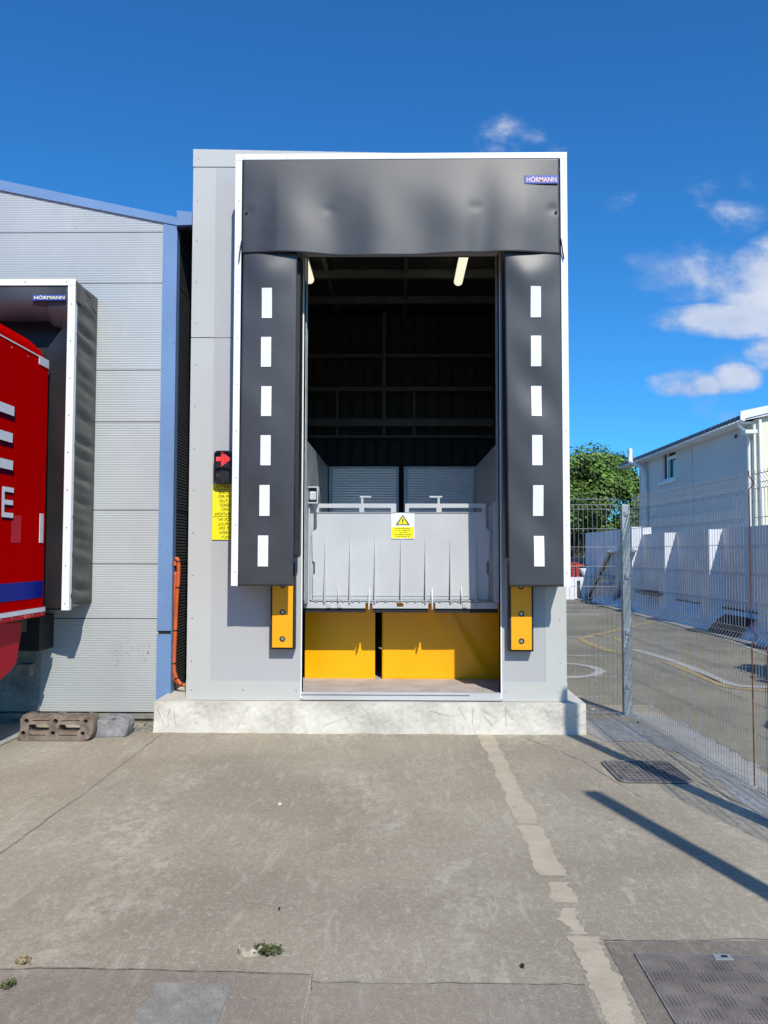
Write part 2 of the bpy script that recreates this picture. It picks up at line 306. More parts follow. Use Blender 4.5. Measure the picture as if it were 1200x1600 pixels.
def thing(name, loc, label, cat, group=None):
    o = bpy.data.objects.new(name, None); C.objects.link(o); o.location = loc; o.empty_display_size = .2
    return tag(o, label, cat, group)
def plate2d(outer, holes, Y, depth, name, m, parent=None, bevel=0.0, mapf=None):
    """sheet with holes cut from x/z outlines, standing at depth Y; front face towards the camera"""
    cu = bpy.data.curves.new('c', 'CURVE'); cu.dimensions = '2D'; cu.fill_mode = 'BOTH'; cu.extrude = depth / 2; cu.bevel_depth = bevel; cu.bevel_resolution = 1
    for loop in [outer] + list(holes):
        s = cu.splines.new('POLY'); s.points.add(len(loop) - 1); s.use_cyclic_u = True
        for i, (a, b) in enumerate(loop): s.points[i].co = (a, b, 0, 1)
    o = bpy.data.objects.new('c', cu); C.objects.link(o); bpy.context.view_layer.update()
    me = bpy.data.meshes.new_from_object(o.evaluated_get(bpy.context.evaluated_depsgraph_get())); bpy.data.objects.remove(o)
    if mapf: 
        for v in me.vertices: v.co = mapf(v.co)
    else:
        for v in me.vertices: v.co = (v.co.x, Y + depth / 2 - v.co.z, v.co.y)
        me.flip_normals() if False else None
    return finish(me, name, m, parent)
def rect(x0, z0, x1, z1): return [(x0, z0), (x1, z0), (x1, z1), (x0, z1)]
def circ(x, z, r, n=14): return [(x + r * math.cos(2 * math.pi * i / n), z + r * math.sin(2 * math.pi * i / n)) for i in range(n)]
def rrect(x0, z0, x1, z1, r, n=4):
    o = []
    for cx, cz, a in ((x1 - r, z1 - r, 0), (x0 + r, z1 - r, 90), (x0 + r, z0 + r, 180), (x1 - r, z0 + r, 270)):
        for i in range(n + 1): t = R(a + 90 * i / n); o.append((cx + r * math.cos(t), cz + r * math.sin(t)))
    return o
def text(body, x, z, w, h, Y, name, m, parent=None, mirror=False, bold=0.0, depth=.0015):
    """lettering w metres wide, h metres high, left-bottom at x,z on the plane Y"""
    cu = bpy.data.curves.new('t', 'FONT'); cu.body = body; cu.extrude = .01; cu.offset = bold
    o = bpy.data.objects.new('t', cu); C.objects.link(o); bpy.context.view_layer.update()
    me = bpy.data.meshes.new_from_object(o.evaluated_get(bpy.context.evaluated_depsgraph_get())); bpy.data.objects.remove(o)
    xs = [v.co.x for v in me.vertices]; ys = [v.co.y for v in me.vertices]
    for v in me.vertices:
        a = (v.co.x - min(xs)) / (max(xs) - min(xs)); b = (v.co.y - min(ys)) / (max(ys) - min(ys))
        if mirror: a = 1 - a
        v.co = (x + a * w, Y - depth * (1 if v.co.z > 0 else 0), z + b * h)
    return finish(me, name, m, parent)

# ================================================================== GROUND
F, YF = 7.6, 7.2                        # dock house front, shelter front
b = MB(); b.poly([(-400, -400, 0), (400, -400, 0), (400, 400, 0), (-400, 400, 0)])
tag(b.build('ground', 'road'), kind='structure')
b = MB(); b.poly([(-14, -12, .004), (2.73, -12, .004), (2.73, 5.0, .004), (2.7, 8.5, .004), (2.7, 9.0, .004), (-14, 9.0, .004)])
tag(b.build('yard', 'yard'), kind='structure')
def jag(x0, x1, y0, y1, z, amp=.012, n=24):
    def walk():
        o = []; a = 0
        for i in range(n + 1): a = a * .8 + (random.random() - .5) * 1.6 * amp; o.append(a + (random.random() - .5) * .7 * amp)
        return o
    wl, wr = walk(), walk()
    L = [(x0 + wl[i], y0 + (y1 - y0) * i / n, z) for i in range(n + 1)]; Rr = [(x1 + wr[i], y0 + (y1 - y0) * i / n, z) for i in range(n + 1)]
    return L, Rr
def strip(mb, x0, x1, y0, y1, z, amp=.012, n=24):
    L, Rr = jag(x0, x1, y0, y1, z, amp, n); k = len(mb.v); mb.v += L + Rr
    for i in range(n): mb.f.append((k + i, k + n + 1 + i, k + n + 2 + i, k + i + 1))
b = MB(); b.poly([(-6, 1.2, .0065), (-.333, 1.2, .0065), (-.333, 3.26, .0065), (-1.1, 3.28, .0065), (-2.0, 3.265, .0065), (-6, 3.28, .0065)])
tag(b.build('ground_patch', 'yard_patch'), kind='structure')
b = MB(); b.poly([(-.315, 1.2, .0065), (.70, 1.2, .0065), (.70, 3.20, .0065), (-.315, 3.20, .0065)]); tag(b.build('ground_patch', 'yard_patch'), kind='structure')
b = MB(); b.poly([(.86, 1.2, .0065), (2.9, 1.2, .0065), (2.7, 3.62, .0065), (.86, 3.55, .0065)])
tag(b.build('ground_patch', 'yard_dark'), kind='structure')
b = MB(); strip(b, 2.26, 2.70, 4.2, 8.4, .0065, .06, 60); strip(b, 1.76, 2.24, 7.25, 8.25, .0068, .05, 22)
tag(b.build('ground_edge', 'dust'), kind='structure')
def crack(pts, w=.006, z=.0082):
    pts = [(x * K, y) for x, y in pts]
    mb = MB(); P = []
    for (x0, y0), (x1, y1) in zip(pts, pts[1:]):
        k = max(2, int(math.hypot(x1 - x0, y1 - y0) / .07))
        for i in range(k): t = i / k; P.append((x0 + (x1 - x0) * t, y0 + (y1 - y0) * t))
    P.append(pts[-1]); Q = []
    for i, (x, y) in enumerate(P):
        j = max(0, i - 1); j2 = min(len(P) - 1, i + 1); dx, dy = P[j2][0] - P[j][0], P[j2][1] - P[j][1]; l = math.hypot(dx, dy) or 1
        ww = w * random.uniform(.3, 1.3); ox = random.uniform(-.008, .008)
        Q.append((x - dy / l * (ww + ox), y + dx / l * (ww + ox), x + dy / l * (ww - ox), y - dx / l * (ww - ox)))
    for q, r in zip(Q, Q[1:]): mb.poly([(q[0], q[1], z), (q[2], q[3], z), (r[2], r[3], z), (r[0], r[1], z)])
    return mb
MT['jointdirt'] = mat('joint_dirt', (.20, .18, .15), .95, 0, .3, 20)
MT['jointfaint'] = mat('filled_joint', (.265, .242, .195), .95, 0, .3, 20)
crackset = [([(-2.3, 3.3), (-2.31, 4.5), (-2.27, 5.6), (-2.27, 7.5)], .004, 'jointfaint'), ([(-6, 3.28), (-2.0, 3.27), (-1.1, 3.285), (-.36, 3.26)], .0045, 'jointdirt'),
            ([(-.35, 3.20), (.76, 3.21)], .004, 'jointfaint'), ([(-.35, 1.5), (-.35, 3.28)], .0025, 'jointfaint'),
            ([(1.7, 7.45), (2.05, 6.9), (2.3, 6.0), (2.5, 5.0), (2.6, 3.6)], .004, 'jointfaint'), ([(.93, 3.56), (2.0, 3.60)], .004, 'jointfaint'),
            ([(1.2, 7.4), (1.55, 6.6), (1.75, 5.6)], .003, 'jointfaint')]
for pts, w, mm in crackset: tag(crack(pts, w).build('ground_joint', mm), kind='structure')
# faded line running out from the dock
b = MB()
for y0, y1, x0, x1 in [(5.06, 7.56, .775, .915), (4.26, 5.03, .775, .915), (3.94, 4.18, .785, .905)]:
    strip(b, x0 * K, x1 * K, y0, y1, .0056, .012, int((y1 - y0) / .02))
strip(b, .745, .81, 3.62, 3.88, .0056, .02, 16); strip(b, .717, .837, 3.05, 3.60, .0056, .015, 30); strip(b, .714, .832, 2.2, 3.05, .0056, .013, 44)
tag(b.build('ground_marking', 'line_yellow'), kind='structure')
b = MB(); strip(b, -3.47, -3.33, 6.3, 7.7, .0125, .015, 12); tag(b.build('ground_marking', 'line_white'), kind='structure')
def ribbon(pix, w, m):
    P = [Vector(G(u, v)) for u, v in pix]; mb = MB(); Q = []
    D = []
    for i in range(len(P) - 1):
        for k in range(6): D.append(P[i].lerp(P[i + 1], k / 6))
    D.append(P[-1]); D = [D[0]] + [(D[i - 1] + D[i] * 2 + D[i + 1]) / 4 for i in range(1, len(D) - 1)] + [D[-1]]
    for i, p in enumerate(D):
        d = (D[min(i + 1, len(D) - 1)] - D[max(i - 1, 0)]).normalized(); n = Vector((-d.y, d.x)) * w / 2; Q.append((p + n, p - n))
    for a, c in zip(Q, Q[1:]): mb.poly([(*a[0], .006), (*a[1], .006), (*c[1], .006), (*c[0], .006)])
    tag(mb.build('road_marking', m), kind='structure')
ribbon([(868, 1037), (900, 1038), (925, 1042), (940, 1049), (930, 1055), (905, 1059), (868, 1060)], .14, 'line_white')
ribbon([(1040, 966), (1000, 976), (950, 988), (905, 998), (925, 1008), (955, 1018), (990, 1022)], .15, 'line_road')
ribbon([(930, 993), (960, 996), (975, 1005)], .12, 'line_road')
ribbon([(990, 1015), (1030, 1026), (1060, 1036), (1095, 1050), (1130, 1066), (1160, 1073), (1230, 1075)], .16, 'line_white')
ribbon([(1040, 1034), (1095, 1056), (1135, 1074), (1230, 1083)], .14, 'line_road')
ribbon([(985, 962), (1020, 968), (1060, 974), (1110, 990), (1170, 1012), (1240, 1040)], .07, 'line_white')

# ================================================================== DOCK HOUSE
XL, XR = PY(291, 1095, F)[0], PY(886, 1095, F)[0]
ZB, ZT = zz(1095, F), zz(232, F)
OL, OR_ = xx(472, 1000, F), xx(782, 1000, F)
OT = zz(395, F)
house = thing('dock_house', ((XL + XR) / 2, F, ZB), 'tall pale grey panelled dock house standing on the concrete plinth around the open bay', 'loading bay')
ZJ = zz(527, F)
def wallpl(x0, x1, z0, z1, y=F, d=.08): return MB().box(x0, x1, y, y + d, z0, z1)
b = MB()
g = .003
b.box(XL + .01, OL, F, F + .1, ZB + .004, ZJ - g); b.box(XL + .01, OL, F, F + .1, ZJ + g, ZT - .14)
b.box(OR_, XR - .01, F, F + .1, ZB + .004, ZJ - g); b.box(OR_, XR - .01, F, F + .1, ZJ + g, ZT - .14)
b.box(OL + .001, OR_ - .001, F, F + .1, OT, ZT - .14)
b.build('front_wall', 'panel', house)
b = MB().box(XL + .02, XL + .1, F + .11, 12.6, ZB, ZT - .13); b.box(XR - .1, XR - .02, F + .11, 12.6, ZB, ZT - .13); b.box(XL + .02, XR - .02, 12.61, 12.7, ZB, ZT - .13)
b.build('side_wall', 'panel', house)
MB().box(XL - .0, XR + .0, F + .02, 12.72, ZT - .125, ZT - .11).build('roof', 'panel', house)
# flashings with rivets
def rivets(mb, pts, y, r=.006):
    for x, z in pts: mb.disc((x, y, z), (0, -1, 0), r, .004, 8)
tw = xx(335, 500, F) - XL
tl = MB().box(XL, XL + tw, F - .004, F + .14, ZB + .165, ZJ - .004); tl.box(XL, XL + tw, F - .004, F + .14, ZJ + .004, ZT - .18)
rv = MB(); zs = [ZB + .35 + i * .39 for i in range(13)]
rivets(rv, [(XL + .045, z) for z in zs], F - .004)
tl.build('corner_trim', 'trim', house)
trw = XR - xx(852, 1000, F)
MB().box(XR - trw, XR, F - .004, F + .14, ZB + .165, ZJ).box(XR - trw, XR, F - .004, F + .14, ZJ + .004, ZT - .21).build('corner_trim', 'trim', house)
rivets(rv, [(XR - .06, z) for z in zs], F - .004)
b = MB().prism([(XL - .003, F - .007, ZT - .165), (XR + .003, F - .007, ZT - .20), (XR + .003, F - .007, ZT - .085), (XL - .003, F - .007, ZT + .003)], (0, .157, 0)); b.build('top_trim', 'trim', house)
rivets(rv, [(XL + .05 + i * .6, ZT - .08) for i in range(6)], F - .007)
BT = .17
b = MB().box(XL - .003, OL - .012, F - .007, F + .1, ZB, ZB + BT); b.build('base_trim', 'trim', house); b = MB().box(OR_ + .012, XR + .003, F - .007, F + .1, ZB, ZB + BT); b.build('base_trim', 'trim', house)
rivets(rv, [(XL + .05, ZB + .09), (XL + .52, ZB + .09), (OL - .05, ZB + .09), (OR_ + .05, ZB + .09), (XR - .08, ZB + .09)], F - .007)
rv.build('rivet', 'bolt', house)['kind'] = 'stuff'
# door surround
b = MB().box(OL - .012, OL + .0, F - .012, F + .10, ZB + .02, OT); b.box(OR_, OR_ + .012, F - .012, F + .10, ZB + .02, OT)
b.build('door_frame', 'white_alu', house)
for x in (OL + .006, OR_ - .016): MB().box(x, x + .010, F + .06, F + .11, ZB + .9, OT).box(x - .004, x + .014, F + .112, F + .118, ZB + .9, OT).build('guide_rail', 'galv_dull', house)
# interior shell
XI0, XI1 = XL + .12, XR - .12
b = MB().box(XI0, XI1, 12.5, 12.56, ZB, ZT - .18); b.build('back_liner', 'liner', house)
MB().box(XI0, XI1, F + .16, 12.5, ZT - .18, ZT - .135).build('ceiling_liner', 'liner_y', house)
MB().box(XI0 - .015, XI0, F + .16, 12.5, ZB, ZT - .185).build('side_liner', 'beam', house); b = MB().box(XI1, XI1 + .015, F + .16, 12.5, ZB, ZT - .185); b.build('side_liner', 'beam', house)
b = MB().box(XI0, OL - .015, F + .101, F + .13, ZB, OT); b.box(OR_ + .015, XI1, F + .101, F + .13, ZB, OT); b.box(XI0, XI1, F + .101, F + .13, OT, ZT - .19); b.build('front_liner', 'black', house)
YB = 12.3
def bz(v): return zz(v, YB)
b = MB()
for v0, v1 in ((553, 558), (604, 611), (680, 684)): b.box(XI0, XI1, YB, YB + .1, bz(v1), bz(v0))
b.box(XI0, XI1, YB - .06, YB - .0, bz(667), bz(655))
for u in (527, 600, 647): b.box(xx(u - 2, 620, YB), xx(u + 2, 620, YB), YB + .01, YB + .09, bz(683) , bz(606))
b.box(xx(598, 500, YB), xx(603, 500, YB), YB - .08, YB + .0, bz(655), ZT - .19)
for y in (9.3, 10.4, 11.5): b.box(XI0, XI1, y, y + .07, ZT - .28, ZT - .181)
b.box(xx(632, 420, 10.), xx(637, 420, 10.), 8.0, 12.29, ZT - .24, ZT - .181); b.box(-.93, -.88, 8.0, 12.29, ZT - .22, ZT - .181)
b.build('roof_frame', 'beam', house)
b = MB().box(XI0, XI1, F + .35, 12.4, ZB - .02, ZB + .055); b.build('floor_slab', 'concrete_floor', house)
sl_ = MB().box(OL + .001, OR_ - .001, F - .016, F + .03, ZB + .008, ZB + .075); sl_.box(OL + .001, OR_ - .28, F - .03, F - .017, ZB + .06, ZB + .068); sl_.build('sill', 'liftgrey', house)
MB().box(OL + .001, OR_ - .001, F + .031, F + .349, ZB - .01, ZB + .062).build('threshold', 'concrete_floor', house)

# plinth
PL, PR = xx(241, 1100, F - .07), xx(915, 1100, F - .07)
pl = thing('concrete_plinth', ((PL + PR) / 2, F, 0), 'low pale cast concrete plinth with scratched face under the dock house', 'plinth')
def plf(s, t):
    x = PL + .0 + (PR - PL) * s; y = F - .075 + .012 * math.sin(x * 7 + t * 3) * math.sin(x * 3.1) + random.uniform(-.0035, .0035) - (.02 + .012 * math.sin(x * 5.3) * math.sin(x * 13.1)) * (1 - t) ** 2
    return (x, y, -.01 + (ZB + .006) * t)
b = MB().grid(plf, 150, 10)
n0 = [v for v in b.v[-151:]]
for p, q in zip(n0, n0[1:]): b.poly([p, q, (q[0], F + 1.6, q[2]), (p[0], F + 1.6, p[2])])
b.poly([(PL, F - .07, -.01), (PL, F + 1.6, -.01), (PL, F + 1.6, ZB - .004), (PL, F - .07, ZB - .004)]); b.poly([(PR, F - .07, -.01), (PR, F + 1.6, -.01), (PR, F + 1.6, ZB - .004), (PR, F - .07, ZB - .004)])
b.build('body', 'plinth', pl)
MT['crease'] = mat('crease_edge_grey', (.50, .475, .41), .9)
b = MB()
def crease(pts, r=.0018):
    b.tube([(*((xx(u, v, F - .085),)), F - .0905, zz(v, F - .085)) for u, v in pts], r, 5, r * .4)
for pts in [[(497, 1140), (520, 1128), (541, 1119)], [(541, 1119), (548, 1128), (552, 1138)], [(718, 1104), (724, 1116), (729, 1126)], [(752, 1104), (764, 1112), (776, 1120), (774, 1132)], [(790, 1102), (797, 1116), (811, 1128), (811, 1138)],
            [(853, 1104), (860, 1118), (867, 1138)], [(673, 1110), (690, 1115), (711, 1119)], [(740, 1104), (738, 1138)], [(790, 1104), (792, 1136)], [(368, 1142), (380, 1118), (390, 1102)], [(246, 1108), (252, 1122), (258, 1140)],
            [(266, 1108), (262, 1120), (264, 1140)], [(272, 1112), (275, 1138)], [(433, 1106), (430, 1130)], [(757, 1118), (768, 1130), (770, 1136)], [(835, 1126), (850, 1104)], [(600, 1128), (611, 1124)]]: crease(pts)
b.build('crease', 'crease', pl)['kind'] = 'stuff'

# ================================================================== DOCK SHELTER (main)
SL, SR = xx(361.5, 900, YF), xx(891, 900, YF)
ST, SB = zz(240.5, YF), zz(916, YF)
sh = thing('dock_shelter', ((SL + SR) / 2, YF, SB), 'large black vinyl dock shelter in a white frame around the open bay', 'dock shelter')
fw = .058
b = MB().box(SL, SL + fw, YF - .004, YF + .0, SB, ST - .001); b.box(SL, SL + .003, YF + .001, YF + .06, SB, ST - .001)
rvp = MB()
def alu_side(x0, x1):
    m_ = MB().box(x0, x1, YF - .014, YF - .010, SB, ST - fw); m_.box(x0 if x0 < 0 else x1 - .004, x0 + .004 if x0 < 0 else x1, YF - .0095, YF + .05, SB, ST - fw)
    return m_
alu_side(SL, SL + fw).build('frame_post', 'white_alu', sh); alu_side(SR - fw, SR).build('frame_post', 'white_alu', sh)
MB().box(SL, SR, YF - .016, YF - .010, ST - fw + .001, ST).box(SL, SR, YF - .0095, YF + .05, ST - .004, ST).build('frame_rail', 'white_alu', sh)
for i in range(9): z = SB + .12 + i * .41; rivets(rvp, [(SL + .035, z), (SR - .03, z)], YF - .014, .005)
rivets(rvp, [(SL + .08 + i * .38, ST - .035) for i in range(int((SR - SL - .1) / .38) + 1)], YF - .016, .005)
rvp.build('rivet', 'bolt', sh)['kind'] = 'stuff'
def side_wall(x, nm='side_cover'):
    def f(s, t): z = SB + .03 + (ST - .03 - SB) * t; return (x + .012 * math.sin(z * 9) * math.sin(s * 3.1), YF + .0 + (F - YF - .01) * s, z)
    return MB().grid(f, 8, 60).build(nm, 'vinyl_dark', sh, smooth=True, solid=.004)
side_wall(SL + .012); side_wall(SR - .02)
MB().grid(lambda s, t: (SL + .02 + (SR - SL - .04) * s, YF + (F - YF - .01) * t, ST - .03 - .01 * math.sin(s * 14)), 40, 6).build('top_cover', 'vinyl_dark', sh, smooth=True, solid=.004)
# header curtain with billows
HB = zz(397, YF)
HX0, HX1 = xx(379, 330, YF), xx(874, 330, YF)
def gs(x, c, w): return math.exp(-((x - c) / w) ** 2)
def hdr(s, t):
    x = HX0 + (HX1 - HX0) * s; u = 379 + 495 * s
    zt = ST - fw + .004; zb = HB + .012 * math.sin(s * 9.0 + 1) - .018 * gs(s, .5, .35)
    z = zt + (zb - zt) * t
    k = math.sin(min(1, t * 1.3) * math.pi / 2) * min(1, s * 9) ** .7 * min(1, (1 - s) * 9) ** .7
    d = 0
    for c, w, a in ((452, 42, .055), (520, 30, -.048), (590, 40, .045), (560, 18, -.012), (662, 26, -.018), (720, 42, .035), (756, 20, -.050), (805, 34, .03), (410, 20, -.02), (858, 18, -.02)):
        d += .36 * a * gs(u + 12 * (t - .5) * math.sin(c), c, w * 1.1) * (.30 + .9 * t)
    d += .004 * math.sin(z * 5 + u * .012) * k + .0012 * math.sin(u * .05 + z * 9)
    for cu_, cv_, a in ((384, .55, .02), (868, .54, .02), (515, .53, .0035), (742, .52, .003)):
        d += -a * math.exp(-((u - cu_) / 10) ** 2 - ((t - cv_) / .05) ** 2)
    y = YF - .022 - .018 * k - d * k
    return (x, y, z)
hd = MB().grid(hdr, 160, 60).build('header_curtain', 'vinyl', sh, smooth=True, solid=.004)
tex = hd
for u, v in ((385, 332), (869, 331)):
    x, z = PY(u, v, YF - .03); MB().disc((x, YF - .026, z), (0, -1, 0), .012, .012, 10).build('grommet', 'rubber', hd)
b = MB(); b.tube([(*PY(377.5, 378, YF - .03)[:1], YF - .035, zz(378, YF)), (xx(376, 396, YF), YF - .04, zz(396, YF)), (xx(374, 410, YF), YF - .03, zz(410, YF))], .006, 6); b.build('cord', 'rubber', sh)
b = MB(); b.tube([(xx(875, 376, YF), YF - .035, zz(376, YF)), (xx(877, 392, YF), YF - .04, zz(392, YF)), (xx(880, 408, YF), YF - .03, zz(408, YF))], .006, 6); b.build('cord', 'rubber', sh)
# side curtains
CT = zz(393, YF)
def curtain(u0a, u0b, u1a, u1b, lit):
    x0a, x0b, x1a, x1b = xx(u0a, 400, YF), xx(u0b, 910, YF), xx(u1a, 400, YF), xx(u1b, 910, YF)
    def f(s, t):
        z = CT + (SB - CT) * t; xa = x0a + (x0b - x0a) * t; xb = x1a + (x1b - x1a) * t; x = xa + (xb - xa) * s
        e = max(0, math.sin(s * math.pi))
        y = YF - .010 - .006 * e * (1 + lit * math.sin(z * 5.2 + s * 2) + .5 * lit * math.sin(z * 11 + s * 5)) - .03 * math.exp(-((t - .06) / .06) ** 2) * e
        if s > .97 or s < .03: y -= 0
        return (x, y, z - (.02 * math.sin(s * 3.1) if t == 0 else 0))
    o = MB().grid(f, 30, 120).build('side_curtain', 'vinyl', sh, smooth=True, solid=.004); return (o, f, lambda x, z: ((x - (x0a + (x0b - x0a) * (CT - z) / (CT - SB))) / (x1a - x0a), (CT - z) / (CT - SB)))
cl = curtain(380, 371.5, 465, 458, .5); cr = curtain(788, 795, 876, 883.5, 1.6)
for c_, us, in ((cl, [(417, 450, 497), (415.5, 526, 573), (415.8, 603, 650), (414.8, 680, 727), (413, 758, 806), (410.7, 837, 885)]), (cr, [(837, 449, 496), (837.8, 525, 572), (838.6, 603, 650), (839.6, 680, 727), (841.3, 758, 806), (842.6, 837, 885)])):
    for u, v0, v1 in us:
        x, z0 = PY(u, v1, YF - .02); z1 = zz(v0, YF - .02); co_, fc, inv = c_; w = .0445
        MB().grid(lambda s, t: (x - w + 2 * w * s, fc(*inv(x - w + 2 * w * s, z0 + (z1 - z0) * t))[1] - .0055, z0 + (z1 - z0) * t), 6, 14).build('white_stripe', 'mark_white', co_, solid=-.001)
# inner black rolls behind the curtains
for u0, u1 in ((458, 471), (785, 797)):
    x0, x1 = xx(u0, 650, 7.4), xx(u1, 650, 7.4)
    MB().box(x0 + .004, x1, 7.29, 7.46, zz(872, 7.4), CT).build('seal_pad', 'rubber', sh, bevel=.03)
# logo label
lx0, lz0 = PY(820, 285, YF - .06); lx1, lz1 = PY(873, 272, YF - .06)
ylb = min(hdr(.89 + .1 * a / 8, .08 + .12 * b_ / 8)[1] for a in range(9) for b_ in range(9)) - .0065
lb = MB().box(lx0, lx1, ylb - .002, ylb, lz0, lz1).build('label', 'blue_logo', sh)
text('HÖRMANN', lx0 + .018, lz0 + .012, (lx1 - lx0) - .034, (lz1 - lz0) * .74, ylb - .0025, 'lettering', 'logo_red', lb, bold=.02)

# ================================================================== BUMPERS
def bumper(u0a, u1a, u0, u1, vt, vb, lab, side):
    Yb = F - .12
    x0, x1 = xx(u0, vb, Yb), xx(u1, vb, Yb); z0, z1 = zz(vb, Yb), zz(vt, Yb)
    t = thing('dock_bumper', ((x0 + x1) / 2, F, z0), lab, 'bumper', 'yellow faced bumpers either side of the bay')
    MB().box(x0 - .018, x1 + .018, Yb + .012, F - .005, z0 - .018, z1 + .03).build('rubber_block', 'rubber', t, bevel=.006)
    cx = (x0 + x1) / 2; hz = [z0 + .075, z0 + .075 + (z1 - z0) * .33, z0 + .075 + (z1 - z0) * .66]
    plate2d(rect(x0, z0, x1, z1), [circ(cx, h, .027, 18) for h in hz], Yb, .012, 'face_plate', 'yellow_plate', t)
    for h in hz: MB().disc((cx, Yb + .03, h), (0, -1, 0), .017, .02, 6).disc((cx, Yb + .02, h), (0, -1, 0), .010, .02, 10).build('bolt', 'bolt', t)
bumper(0, 0, 425, 457, 885, 1012.5, 'yellow bumper plate on black rubber below the left curtain, beside the lamp post box', -1)
bumper(0, 0, 799, 831, 885, 1014.5, 'yellow bumper plate on black rubber below the right curtain, nearer the wire fence', 1)
for o in C.objects:
    if o.name.startswith('dock_bumper'):
        o['label'] = 'yellow bumper plate with black rubber backing, below the ' + ('left curtain, nearer the orange conduit' if o.location.x < 0 else 'right curtain, nearer the wire fence')

# ================================================================== SIGNAL + SIGN
Ys = F - .09
x0, x1 = xx(334, 730, Ys), xx(361.5, 730, Ys); z0, z1 = zz(755.5, Ys), zz(704, Ys); zm = (z0 + z1) / 2
sg = thing('traffic_signal', ((x0 + x1) / 2, F, z0), 'black two lamp dock signal showing a red arrow above the yellow notice', 'signal light')
def yz(co): return co
plate2d(rrect(x0, z0, x1, z1, .035), [rrect(x0 + .012, z0 + .014, x1 - .012, zm - .006, .03), rrect(x0 + .012, zm + .006, x1 - .012, z1 - .014, .03)], Ys, .03, 'bezel', 'signal', sg)
plate2d(rrect(x0, z0, x1, z1, .035), [], Ys + .03, .055, 'housing', 'signal', sg)
def arrow_pts(cx, cz, w):
    P = []
    for i in range(6):
        for j in range(-i, i + 1):
            if (i + j) % 2 == 0: P.append((cx + w * .5 - i * w * .115, cz + j * w * .092))
    for i in range(3):
        for j in (-1, 0, 1): P.append((cx - w * .22 - i * w * .11, cz + j * w * .085))
    return P
cx = (x0 + x1) / 2; aw = (x1 - x0) * .82
lit = MB(); 
for x, z in arrow_pts(cx, (zm + z1) / 2, aw): lit.ball((x, Ys + .018, z), .0036, 6, 4)
ln = plate2d([(cx - aw * .5, (zm + z1) / 2 - .022), (cx - aw * .16, (zm + z1) / 2 - .022), (cx - aw * .16, (zm + z1) / 2 - .068), (cx + aw * .58, (zm + z1) / 2), (cx - aw * .16, (zm + z1) / 2 + .068), (cx - aw * .16, (zm + z1) / 2 + .022), (cx - aw * .5, (zm + z1) / 2 + .022)], [], Ys + .024, .005, 'red_lens', 'led_glow', sg)
lit.build('led_arrow', 'led', ln)
off = MB()
for x, z in arrow_pts(cx, (zm + z0) / 2, aw): off.ball((x, Ys + .026, z), .0036, 6, 4)
off.build('dark_arrow', 'led_off', sg)
Yn = F - .012
nx0, nx1, nz0, nz1 = xx(331, 840, Yn), xx(378, 840, Yn), zz(844, Yn), zz(757, Yn)
nb = thing('notice_board', ((nx0 + nx1) / 2, F, nz0), 'yellow drivers notice below the signal, half hidden by the white shelter frame', 'sign')
MB().box(nx0, nx1, Yn, F - .005, nz0, nz1).build('panel', 'sign_yellow', nb)
W_ = nx1 - nx0; nc = (nx0 + nx1) / 2
for s_, vs, lnv in ((0, [761, 769, 776, 783, 789.5, 796], 763.5), (1, [803.5, 812, 819, 825.5, 832.5, 839.5], 807.5)):
    for body, v, ww in zip(('ATTENTION', 'BACK IN', 'OR PULL', 'OUT ON', 'GREEN', 'ONLY'), vs, (.80, .55, .60, .52, .47, .36)):
        h = .025; zc = zz(v, Yn); text(body, nc - W_ * ww / 2, zc - h / 2, W_ * ww, h, Yn - .0006, 'lettering', 'ink', nb, mirror=bool(s_))
    zl = zz(lnv if s_ else 765, Yn); MB().box(nx0 + .004, nx1 - .004, Yn - .002, Yn - .0005, zl - .0015, zl + .0015).build('rule_line', 'ink', nb)

# ================================================================== LIFT PLATFORM WITH LIP
YP = 8.12
lift = thing('lift_platform', (.04, YP, ZB + .06), 'light grey raised lift platform lip with ribs and yellow aprons below', 'dock lift')
def lp(u, v, Y=YP): return PY(u, v, Y)
out = [(495, 801), (495, 826), (487.5, 832), (488.5, 876), (492, 879), (492, 896), (489, 899), (489, 937), (763.5, 937), (763.5, 899), (760, 896), (760, 879), (764, 876), (766, 832), (759, 824), (759, 801)]
plate2d([lp(*p) for p in out], [], YP, .02, 'lip_plate', 'liftgrey', lift)
for u0, u1, hs in ((494.5, 619, [(498.5, 561.5), (569, 611)]), (633, 758.5, [(639, 682), (690, 753)])):
    hoop = plate2d([lp(u0, 801), lp(u1, 801), lp(u1, 787), lp(u0, 787)], [[lp(a, 800.2), lp(c, 800.2), lp(c, 793.5), lp(a, 793.5)] for a, c in hs], YP - .012, .03, 'guard_hoop', 'liftgrey', lift)
for u, a, c in ((566, 562, 580), (685.5, 671, 691)):
    x, z0 = lp(u, 788); z1 = lp(u, 776)[1]; MB().box(x - .011, x + .011, YP - .006, YP + .014, z0, z1).box(lp(a, 776)[0], lp(c, 776)[0], YP - .008, YP + .016, z1 - .01, z1 + .006).build('lock_handle', 'liftgrey', lift, bevel=.002)
def rib(u, v0, v1, dmax, w=.0045):
    x, z0 = lp(u, v1); z1 = lp(u, v0)[1]
    MB().prism([(x - w, YP, z0), (x - w, YP - dmax, z0), (x - w, YP - dmax, z0 + .03), (x - w, YP - dmax * .55, z0 + (z1 - z0) * .45), (x - w, YP - .006, z1), (x - w, YP, z1)], (2 * w, 0, 0)).build('rib', 'liftgrey', lift)
for u in (508, 547, 586, 626.5, 665, 704, 743): rib(u, 840, 941, .062)
for u in (529.5, 721): rib(u, 916, 939, .07)
for u in (577, 675): rib(u, 919, 951, .10, .006)
z = lambda v: lp(622, v)[1]
b = MB().box(lp(489, 930)[0], lp(763, 930)[0], YP - .006, YP - .0005, z(931.5), z(928.5)); b.build('weld_strip', 'liftgrey', lift)
